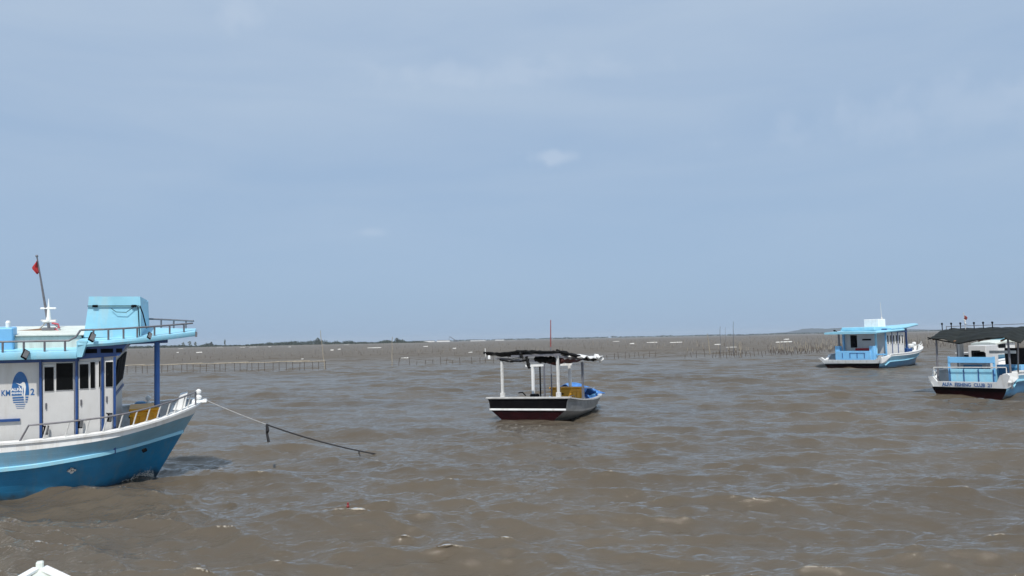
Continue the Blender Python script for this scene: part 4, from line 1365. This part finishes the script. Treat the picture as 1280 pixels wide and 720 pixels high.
    m_ = MB(); m_.box((2.6, -.75, 2.02), (.05, 1.1, .14), bev=.01); m_.build('white_board', 'white', root)
    m_ = MB(); m_.box((2.6, -1.05, .95), (.6, 1.0, .95), bev=.015); cb = m_.build('side_locker', 'skyblue', root)
    for y in (-.82, -1.28):
        q = MB(); q.box((2.29, y, 1.0), (.02, .38, .6), bev=.005); q.build('locker_door', 'hullblue2', cb)
    m_ = MB(); m_.box((2.3, .35, .95), (.7, 1.1, 1.4), bev=.02); ec = m_.build('engine_cover', 'capgrey', root)
    m_ = MB(); m_.box((1.94, .35, 1.3), (.02, .8, .25), bev=.005); m_.build('cover_panel', 'hullblue2', ec)
    m_ = MB(); m_.lathe((2.3, .15, 1.67), [(.24, 0), (.27, .05), (.27, .30), (.2, .38)], 16); m_.build('dark_drum', 'black', root)
    m_ = MB(); m_.lathe((2.5, 1.0, .5), [(.12, 0), (.13, .05), (.13, 2.05), (.1, 2.1)], 12); m_.build('white_pillar', 'cabin', root)
    return root, Mx
r2_boat()

def r1_boat():
    Mx = frame_matrix((29.09, 64, 0), 35)
    root = empty('cabin_boat', (0, 0, 0)); root.matrix_world = Mx
    tag(root, 'distant blue boat with light blue roof and a white box on top', 'boat')
    T = [(0, 2.72, .74, 2.50, .52, 2.45, .25, 2.3, .05, 2.1, 0, 1.2, -.5),
         (.6, 2.72, .72, 2.68, .56, 2.55, .30, 2.4, .05, 2.2, 0, 1.2, -.5),
         (1.1, 2.74, 1.08, 2.72, .96, 2.6, .52, 2.4, .05, 2.2, 0, 1.2, -.5),
         (1.5, 2.76, 1.18, 2.76, 1.04, 2.6, .60, 2.4, .05, 2.2, 0, 1.2, -.5),
         (4.5, 2.62, 1.24, 2.62, 1.08, 2.4, .66, 2.1, .05, 2.0, 0, 1.0, -.5),
         (7.5, 2.1, 1.38, 2.1, 1.22, 1.8, .84, 1.3, .05, 1.2, 0, .5, -.5),
         (10, 1.15, 1.58, 1.15, 1.42, .85, 1.06, .5, .05, .4, 0, .15, -.5),
         (11.4, .15, 1.75, .15, 1.58, .10, 1.28, .06, .05, .05, 0, .02, -.5)]
    S, rk, g = blue_hull(root, T, .7, 0, 0)
    m_ = MB()
    prof = [(2.45, .38), (2.98, .88), (2.70, .94), (2.35, .70), (-2.20, .78), (-2.62, 1.10), (-2.85, 1.18), (-2.72, .92), (-2.42, .50)]
    m_.prism([(-.22 * max(0, z) - .06, y, z) for y, z in prof], (.22, 0, 0)); m_.build('stern_board', 'white', root)
    m_ = MB(); m_.prism([(-.18, -2.62, .50), (-.26, -2.68, .98), (1.15, -2.70, 1.16), (1.15, -2.70, 1.0), (.2, -2.64, .60)], (0, -.12, 0)); m_.build('quarter_knee', 'white', root)
    # aft blue bench wall
    m_ = MB(); m_.box((.75, .05, 1.05), (.9, 3.2, .9), bev=.02); bn = m_.build('bench_box', 'skyblue', root)
    for y in (1.0, .3, -.35, -1.0):
        q = MB(); q.box((.29, y, 1.1), (.03, .05, .42)); q.build('bench_slot', 'navy', bn)
    q = MB(); q.box((.29, -.35, 1.32), (.03, 1.4, .03)); q.build('bench_seam', 'navy', bn)
    for y, s in ((1.55, 1), (-1.58, 1)):
        m_ = MB(); m_.box((.65, y, 1.25), (.45, .42, 1.35), bev=.02); m_.build('corner_locker', 'skyblue', root)
    for x, y, m, wd in ((.7, 1.5, 'steel', .12), (1.3, -1.52, 'ltblue', .13), (2.1, -1.95, 'skyblue', .10), (2.1, 1.9, 'skyblue', .16)):
        q = MB(); q.beam((x, y, .5), (x, y, 3.2), wd); q.build('roof_post', m, root)
    m_ = MB(); m_.box((1.0, -2.05, 1.2), (.5, .7, .10)); m_.box((1.0, -2.05, .85), (.5, .7, .06)); m_.box((.78, -2.35, .9), (.06, .06, .8)); m_.build('side_step', 'skyblue', root)
    # deckhouse
    m_ = MB(); m_.box((3.75, 0, 1.9), (3.1, 3.7, 2.55), bev=.03); m_.build('deckhouse', 'cabin', root)
    m_ = MB(); m_.box((2.19, 1.0, 2.3), (.03, .6, 1.1), bev=.01); m_.build('doorway', 'dark', root)
    m_ = MB(); m_.box((2.19, -.2, 2.45), (.03, .8, .14), bev=.01); m_.build('shelf_rail', 'dark', root)
    m_ = MB(); m_.box((1.75, -.2, 1.6), (.7, 1.3, .22), bev=.03); m_.build('red_cushion', 'flagred', root)
    for k in range(6):
        xx = 2.55 + k * .48
        m_ = MB(); m_.box((xx, -1.87, 2.42), (.28, .03, .86), bev=.01); f_ = m_.build('window', 'white', root)
        q = MB(); q.box((xx, -1.892, 2.42), (.17, .02, .74), bev=.01); q.build('pane', 'glass', f_)
        if k % 2 == 0:
            q = MB(); q.box((xx - .23, -1.875, 1.95), (.07, .03, 2.3)); q.build('batten', 'navy', root)
    m_ = MB(); m_.box((4.0, 0, 3.2), (3.4, 3.9, .30)); m_.build('navy_band', 'navy', root)
    # roofs
    def slabr(name, rows_x, zt, th, m):
        m_ = MB(); tops = []
        for x, yv in rows_x:
            z = zt(x)
            tops.append([(x, -yv, z - th), (x, -yv - .04, z - th * .5), (x, -yv, z), (x, 0, z + .06), (x, yv, z), (x, yv + .04, z - th * .5), (x, yv, z - th), (x, -yv, z - th)])
        m_.grid(tops); m_.add(tops[0][:7], [tuple(range(7))]); m_.add(tops[-1][:7], [tuple(range(7))])
        return m_.build(name, m, root, smooth='auto')
    slabr('aft_roof', [(-.1, 2.35), (3, 2.4), (4.4, 2.4)], lambda x: 3.14 + .045 * x, .17, 'ltblue')
    slabr('fore_roof', [(2.4, 2.3), (5, 2.3), (8.0, 1.3), (10.9, .35)], lambda x: 3.42 + .045 * (x - 2.4), .16, 'ltblue')
    m_ = MB(); m_.box((2.9, 0, 3.40), (3.4, 3.0, .30), bev=.04); m_.build('roof_coaming', 'ltblue', root)
    a, b = mloc(Mx, 1081, 404, 1, -1.0), mloc(Mx, 1105, 404, 1, -1.0)
    m_ = MB(); m_.box((4.0, 0, 3.84), (1.15, 1.35, .80), bev=.03); m_.build('roof_box', 'white', root)
    m_ = MB(); m_.tube([(4.3, -.5, 4.2), (4.2, -.5, 5.75)], [.03, .015], 6); m_.lathe((4.3, -.5, 4.23), [(.08, 0), (.08, .12), (.03, .18)], 8); m_.build('antenna', 'railwhite', root)
    for px_, py_, yy in ((1044, 413.5, -1.0), (1082.5, 411.5, -2.35)):
        p = mloc(Mx, px_, py_, 0, .1 if px_ < 1060 else 1.6)
        q = MB(); q.box((p.x - .1, p.y, p.z), (.14, .2, .15), bev=.04); q.tube([(p.x, p.y, p.z), (p.x + .25, p.y, p.z - .1)], .03, 6); q.build('roof_lamp', 'dark', root)
    q = MB(); q.tube([(9.35, 0, .6), (9.3, 0, 3.66)], .09, 10); q.build('roof_post', 'navy', root)
    # bow: white bitts, chest and rails
    q = MB(); q.lathe((8.1, .5, 1.05), [(.3, 0), (.33, .1), (.33, .8), (.25, .95), (.1, 1.0)], 14); q.build('white_tank', 'white', root)
    q = MB(); q.box((10.2, .2, 1.75), (.7, .55, .35), bev=.08); q.box((10.7, 0, 1.95), (.3, .3, .3), bev=.08); q.build('bow_chest', 'white', root)
    q = MB(); q.box((8.5, .0, 1.3), (.9, 1.4, .5), bev=.03); q.build('navy_box', 'navy', root)
    for k in range(6):
        x = 7.2 + .46 * k
        y = lerp_table([(r_[0], r_[1], r_[2]) for r_ in g], x)
        q = MB(); q.beam((x, -y[0] + .08, y[1]), (x + .2, -y[0] + .12, y[1] + .40), .045); q.build('bow_rail_post', 'white', root)
    q = MB(); q.tube([(7.3, -2.0, 1.85), (8.6, -1.62, 1.95), (9.8, -1.1, 2.05), (10.5, -.75, 2.12)], .03, 6); q.build('bow_rail', 'railwhite', root)
r1_boat()

def far_boat():      # white and light blue boat seen beyond the canopy of the lettered boat
    p = on_z(1262, 452)
    Mx = frame_matrix((p.x - 1.0, p.y, 0), 18)
    root = empty('cabin_boat', (0, 0, 0)); root.matrix_world = Mx
    tag(root, 'white and light blue boat half hidden beyond the dark canopy at the right edge', 'boat')
    T = [(-3, 1.5, .9, 1.5, .75, 1.4, .5, 1.3, .1, 1.2, 0, .6, -.4), (3, 1.6, 1.0, 1.6, .86, 1.5, .55, 1.3, .1, 1.2, 0, .6, -.4),
         (6, 1.1, 1.2, 1.1, 1.05, .95, .75, .7, .1, .6, 0, .3, -.4), (8, .06, 1.5, .06, 1.35, .05, 1.05, .04, .1, .03, 0, .02, -.4)]
    blue_hull(root, T, .7, 0, 0)
    q = MB(); q.box((-.5, 0, 1.35), (2.6, 2.2, 1.0), bev=.03); q.build('cabin_wall', 'cabin', root)
    q = MB(); q.box((-.9, -1.12, 1.55), (.9, .03, .35), bev=.01); q.build('window', 'glass', root)
    m_ = MB(); tops = []
    for x, z in ((-1.9, 1.80), (-1.0, 1.95), (0.2, 2.05), (1.1, 2.0)):
        tops.append([(x, -1.3, z - .14), (x, -1.32, z), (x, -.6, z + .10), (x, .6, z + .10), (x, 1.32, z), (x, 1.3, z - .14), (x, -1.3, z - .14)])
    m_.grid(tops); m_.add(tops[0][:6], [tuple(range(6))]); m_.add(tops[-1][:6], [tuple(range(6))]); m_.build('roof', 'cream', root, smooth='auto')
    q = MB(); q.box((.6, 0, 2.3), (1.3, 1.6, .35), bev=.05); q.build('upper_roof', 'ltblue', root)
far_boat()

# bow of a white boat in the bottom left corner
def corner_bow():
    tip = on_z(50, 711, .80)
    root = empty('white_boat', (tip.x, tip.y, 0))
    root.rotation_euler = (0, 0, math.atan2(tip.y, tip.x) + R(-4))
    T = [(-5, .95, .78, .93, .66, .85, .35, .7, 0, .3, -.3), (-2.4, .95, .76, .93, .64, .82, .34, .6, 0, .3, -.3), (-1.0, .50, .77, .49, .66, .40, .38, .3, 0, .1, -.3), (-.4, .24, .785, .23, .67, .17, .4, .08, 0, .04, -.3), (0, .05, .80, .05, .68, .04, .42, .02, 0, .02, -.3)]
    S = smooth_table(T, 24)
    loft(S, [0, 0, 1, 1], [0, 0, 1, 1]).build('hull', ['white', 'ltblue'], root, smooth='auto')
    q = MB()
    g = [(r_[0], r_[1], r_[2]) for r_ in S]
    for s in (1, -1): cap_strip(g, .07, .025, q, s, .015)
    q.build('gunwale', 'white', root)
    q = MB(); q.grid([[(r_[0], -r_[1] + .03, r_[2] - .02), (r_[0], 0, r_[2] + .005), (r_[0], r_[1] - .03, r_[2] - .02)] for r_ in S]); q.build('deck', 'cream', root)
    q = MB(); q.box((-.03, 0, .825), (.07, .07, .12), bev=.012); q.build('stem_post', 'cream', root)
    tag(root, 'white pointed bow with a short post poking in at the bottom left corner', 'boat')
corner_bow()

# small red float drifting in the foreground
def red_float():
    p = on_z(435, 652)
    root = empty('red_float', (p.x, p.y, wz(p.x, p.y) + .03))
    q = MB(); q.sphere((0, 0, 0), .028, 14); q.build('ball', 'redfloat', root)
    q = MB(); q.lathe((0, 0, .03), [(.018, 0), (.018, .03), (.008, .04)], 8); q.build('eyelet', 'redfloat', root)
    tag(root, 'tiny red float drifting alone in the brown foreground water', 'float')
red_float()

# ------------------------------------------------------------------ bamboo stakes of the mussel farm
def stake_mesh(name, h, r, seed, pale):
    rs_ = random.Random(seed)
    q = MB()
    lx, ly = rs_.uniform(-.11, .11) * h, rs_.uniform(-.11, .11) * h
    cut = .45 if pale else 1.0
    a, b, c_ = Vector((-lx, -ly, -.6)), Vector((lx * cut, ly * cut, h * cut)), Vector((lx, ly, h))
    q.slot = 1
    q.tube([a, a.lerp(b, .6), b], [r * 1.1, r, r * .95], 6)
    if pale:
        q.slot = 0
        q.tube([b, b.lerp(c_, .5), c_], [r * .95, r * .9, r * .75], 6)
    me = bpy.data.meshes.new(name)
    me.from_pydata(q.v, [], q.f)
    me.materials.append(M['bamboo']); me.materials.append(M['wetwood'])
    me.polygons.foreach_set('material_index', q.m)
    return me
DARK = [stake_mesh('bamboo_stake', h, .035, i, False) for i, h in enumerate((.7, .8, .9, 1.0, 1.1))]
PALE = [stake_mesh('bamboo_stake', h, .045, 20 + i, True) for i, h in enumerate((1.2, 1.4, 1.6, 1.9))]
def stake(px, py, pale, grp, lab, rs_, sc=1.0):
    if lab.startswith('bamboo'): lab = ('pale topped ' if pale else 'dark ') + lab
    p = on_z(px, py)
    o = bpy.data.objects.new('bamboo_stake', rs_.choice(PALE if pale else DARK))
    o.location = (p.x, p.y, 0)
    o.rotation_euler = (0, 0, rs_.uniform(0, 6.28))
    s = sc * rs_.uniform(.7, 1.15)
    o.scale = (1, 1, s)
    C.objects.link(o)
    tag(o, lab, 'stake', grp)
rs_ = random.Random(5)
hy = lambda x: 424.3 - .0206 * (x - 640)     # horizon line, for measuring
ORD = ['first', 'second', 'third', 'fourth', 'fifth', 'sixth', 'seventh', 'eighth', 'ninth', 'tenth', 'eleventh', 'twelfth', 'thirteenth', 'fourteenth', 'fifteenth', 'sixteenth', 'seventeenth']
A_ = 'short dark bamboo stake in the single row left of the open boat'
for ii, px in enumerate((498.5, 512, 520.7, 532, 541, 551, 558, 566, 575, 590, 600, 607, 617, 626, 635, 646, 655)):
    stake(px, hy(px) + 29.5 + rs_.uniform(-.6, .6), False, 'stakes in the row left of the open boat', ORD[ii] + ' dark stake from the left in the row left of the open boat', rs_)
B_ = 'short dark bamboo stake in the sparse row right of the open boat'
for ii, px in enumerate((750, 759, 768, 773, 781.6, 787, 793, 799, 804.5, 812, 819)):
    stake(px, hy(px) + 27.2 + rs_.uniform(-.7, .7), False, 'stakes in the row right of the open boat', ORD[ii] + ' dark stake from the left in the row right of the open boat', rs_)
C_ = 'bamboo stake in the ragged cluster around the leaning pole'
for px in (856, 864, 870.5, 881, 891, 894.7, 899, 901, 904.5, 908.5, 912, 914.5, 917, 918.5, 921, 924, 926.5, 927.5, 932, 938, 943, 948.5, 953, 957):
    stake(px, hy(px) + 28.5 + rs_.uniform(-2, 1), False, 'stakes around the leaning pale pole', C_, rs_, rs_.uniform(.85, 1.2))
    if rs_.random() < .55: stake(px + rs_.uniform(-3, 3), hy(px) + 22 + rs_.uniform(-2, 3), True, 'stakes around the leaning pale pole', C_, rs_, .8)
D_ = 'bamboo stake in the dense stand left of the distant blue boat'
for k in range(120):
    px = 960 + 112 * (k + rs_.random()) / 120
    u = rs_.random()
    lo = 27.5 if px < 1000 else 27.5 - (px - 1000) * .06
    stake(px, hy(px) + lo - (1 - u) * 12 * rs_.random() ** .6, rs_.random() < .5, 'stakes in the dense stand left of the distant blue boat', D_, rs_, rs_.uniform(.8, 1.25))
E_ = 'bamboo stake between the distant blue boat and the lettered boat'
for k in range(56):
    px = 1120 + 118 * (k + rs_.random()) / 56
    stake(px, hy(px) + 22 - 10 * rs_.random(), rs_.random() < .5, 'stakes between the two boats on the right', E_, rs_, rs_.uniform(.8, 1.2))
F_ = 'thin scattered stake in the far rows behind the bamboo fence'
for k in range(44):
    px = 215 + 400 * (k + rs_.random()) / 44
    stake(px, hy(px) + 15 + 4 * rs_.random(), False, 'scattered stakes behind the bamboo fence', F_, rs_, rs_.uniform(.5, .8))
# far rows beyond counting
q = MB()
for k in range(5600):
    Y = 190 * (1000 / 190) ** (rs_.random() ** .9)
    px = rs_.uniform(-60, 1340)
    dens = .35 + .9 * noise.noise(Vector((px * .012, math.log(Y) * 6, 0))) + (.25 if px > 700 else 0)
    if rs_.random() > dens: continue
    # rows run roughly across the view
    Y = round(Y / (Y * .07)) * (Y * .07) * (1 + rs_.uniform(-.012, .012))
    d = ray(px, 420)
    x = d.x / d.y * Y
    h = rs_.uniform(.6, 1.5)
    r_ = .045 * (1 + Y / 600)
    q.slot = 1 if rs_.random() < .6 else 0
    lx = rs_.uniform(-.1, .1)
    q.add([(x - r_, Y, -.4), (x + r_, Y - r_, -.4), (x + r_ * .5, Y + r_, -.4), (x + lx, Y, h)], [(0, 1, 3), (1, 2, 3), (2, 0, 3)])
tag(q.build('far_bamboo_field', ['bamboo', 'wetwood']), 'countless thin bamboo stakes stretching toward the horizon', 'stake field', kind='stuff')

# long low bamboo fence on the left, a pale rail on dark posts
def bamboo_fence():
    a, b = on_z(120, 468), on_z(407, 462.3)
    root = empty('bamboo_fence', a)
    r3 = random.Random(9)
    q = MB(); pts = []
    for k in range(61):
        p = a.lerp(b, k / 60) - a
        z = .93 + .10 * k / 60 + .05 * noise.noise(Vector((k * .35, 0, 0))) + (.04 if k % 13 > 8 else 0)
        pts.append((p.x, p.y - .05, z))
    q.tube(pts, .058, 6); q.build('rail', 'bamboo', root)
    q = MB()
    for s in (4, 19, 31, 47): q.tube([(pts[s][0], pts[s][1], pts[s][2] + .05), (pts[s + 9][0], pts[s + 9][1], pts[s + 9][2] + .10)], .045, 6)
    q.build('lashed_pole', 'bamboo', root)
    n = 36
    for k in range(n):
        f = min(1, max(0, (k + r3.uniform(-.25, .25)) / (n - 1)))
        p = a.lerp(b, f) - a
        q = MB(); q.tube([(p.x, p.y, -.5), (p.x + r3.uniform(-.05, .05), p.y, .98 + .06 * f)], .031, 6); q.build('post', 'wetwood', root)
    tag(root, 'long low bamboo fence with a pale rail standing in the sea on the left', 'fence')
bamboo_fence()
def tall_pole(x0, y0, x1, y1, r, m, lab, z0=0):
    p = on_z(x0, y0)
    t = at(x1, y1, p.y)
    root = empty('tall_pole', p)
    q = MB()
    d = t - p
    n = 7
    q.tube([d * (k / n) + Vector((.03 * math.sin(k * 2), 0, 0)) for k in range(n + 1)], [r * (1 - .45 * k / n) for k in range(n + 1)], 8)
    q.tube([d * -.12, Vector((0, 0, 0))], r, 8)
    q.build('shaft', m, root)
    q = MB()
    for k in range(1, n): q.lathe(tuple(d * (k / n) + Vector((.03 * math.sin(k * 2), 0, -.03))), [(r * .9, 0), (r * 1.15, .03), (r * .9, .06)], 8)
    q.build('joint', m, root)
    tag(root, lab, 'pole')
tall_pole(406, 461.5, 400.3, 413, .055, 'bamboo', 'leaning bamboo pole at the right end of the bamboo fence')
tall_pole(490, 457, 490.2, 421, .06, 'bamboo', 'upright bamboo pole at the left end of the short stake row')
tall_pole(887.5, 443, 884.3, 417, .085, 'bamboo', 'thick pale leaning pole rising from the stake cluster')
tall_pole(900.5, 446, 900, 408, .04, 'crane', 'dark pole directly right of the thick pale leaning pole')
tall_pole(908, 443, 906.5, 409, .03, 'steel', 'faint thin pole between the two dark poles of the stake cluster')
tall_pole(917, 444, 916.5, 402, .045, 'crane', 'tallest dark pole of the stake cluster')
tall_pole(925.5, 446, 925, 427, .06, 'bamboo', 'short stout pale pole at the right end of the stake cluster')

# white floats and moored skiffs lying among the stakes
def white_float(px, py, wpx, lab, grp=None, skiff=False):
    p = on_z(px, py)
    wd = wpx * p.y / F
    k = rs_.uniform(-.25, .25)
    hgt = max(.14, min(.42, 1.2 * p.y / F)) * rs_.uniform(.7, 1.1)
    root = empty('white_float', (p.x, p.y, 0), (0, 0, k))
    S_ = []
    n = 12
    for i in range(n + 1):
        f = i / n
        yv = .32 * (math.sin(math.pi * min(1, max(0.02, f * (1 - f) * 6)) / 2)) * max(.6, wd / 8)
        z = hgt * (.75 + .35 * f) * (1 + .12 * noise.noise(Vector((f * 5, px, 0))))
        x = (f - .5) * wd
        S_.append([(x, -yv, -.1), (x, -yv * 1.05, z * .7), (x, -yv * .6, z), (x, yv * .6, z), (x, yv * 1.05, z * .7), (x, yv, -.1)])
    q = MB(); q.grid(S_); q.add(S_[0], [tuple(range(6))]); q.add(S_[-1], [tuple(range(6))])
    q.build('float_block', 'foamfloat', root)
    q = MB()
    for f in (.25, .7):
        x = (f - .5) * wd
        q.box((x, 0, hgt * .98), (.12, .7 * max(.6, wd / 8), .05))
    q.build('lashing', 'wetwood', root)
    tag(root, lab, 'float', grp)
for px, py, wpx, lab in ((468, 435, 17, 'long straight white float left of the upright bamboo pole'), (815, 428.5, 13, 'wedge shaped white float on the far water right of the open boat'),
                         (845, 428.3, 15, 'flat white float between the wedge shaped one and the leaning pale pole'), (914, 434.5, 14, 'bright white float behind the stake cluster, by the tallest dark pole'),
                         (980, 428, 23, 'longest white float, behind the dense stand left of the distant boat'), (983, 424.6, 7, 'small white float just beyond the longest one'),
                         (316, 434, 8, 'slanted white float in the far water above the middle of the fence'), (249, 441, 7, 'white float above the fence near the big boat\'s mast post'),
                         (506, 448, 9, 'thin pale float low in the water right of the upright bamboo pole'), (897, 431, 8, 'dull float left of the bright one behind the stake cluster'),
                         (532, 433.3, 6, 'pale float below the horizon sheds'), (588, 441, 5, 'small white float left of the open boat\'s roof end')):
    white_float(px, py, wpx, lab)
for px, py, wpx in ((226, 436, 6), (222, 441, 3), (303, 434.3, 6), (337, 433.6, 4), (362, 433.8, 3.5), (415, 438, 4), (424, 437, 4), (378, 449, 3), (568, 436, 4.5), (770, 427, 8), (790, 430, 6), (433, 431, 6), (275, 434, 8), (640, 425.5, 8), (1256, 421, 5)):
    white_float(px, py, wpx, {226: 'small white float in the far water under the blue roof tip', 222: 'tiny white speck of a float left of the fence\'s first lashed pole', 303: 'thin white float in the far water, left end of a close pair', 337: 'small white float just right of the slanted white float', 362: 'small white float near the horizon left of the leaning fence pole', 415: 'bright small float right of the leaning pole of the fence', 424: 'small float touching the far water right of the bright small one', 378: 'tiny float just above the fence rail left of the leaning pole', 568: 'small float below the crane, far from the open boat', 770: 'pale float on the far water right of the red mast', 790: 'dull small float left of the wedge shaped one', 433: 'faint white float near the mangroves right of the leaning pole', 275: 'faint long float under the mangrove belt left of centre', 640: 'white float at the horizon left of the red mast', 1256: 'pale float behind the dark canopy at the right'}[px], 'small scattered white floats')
bpy.context.view_layer.update()
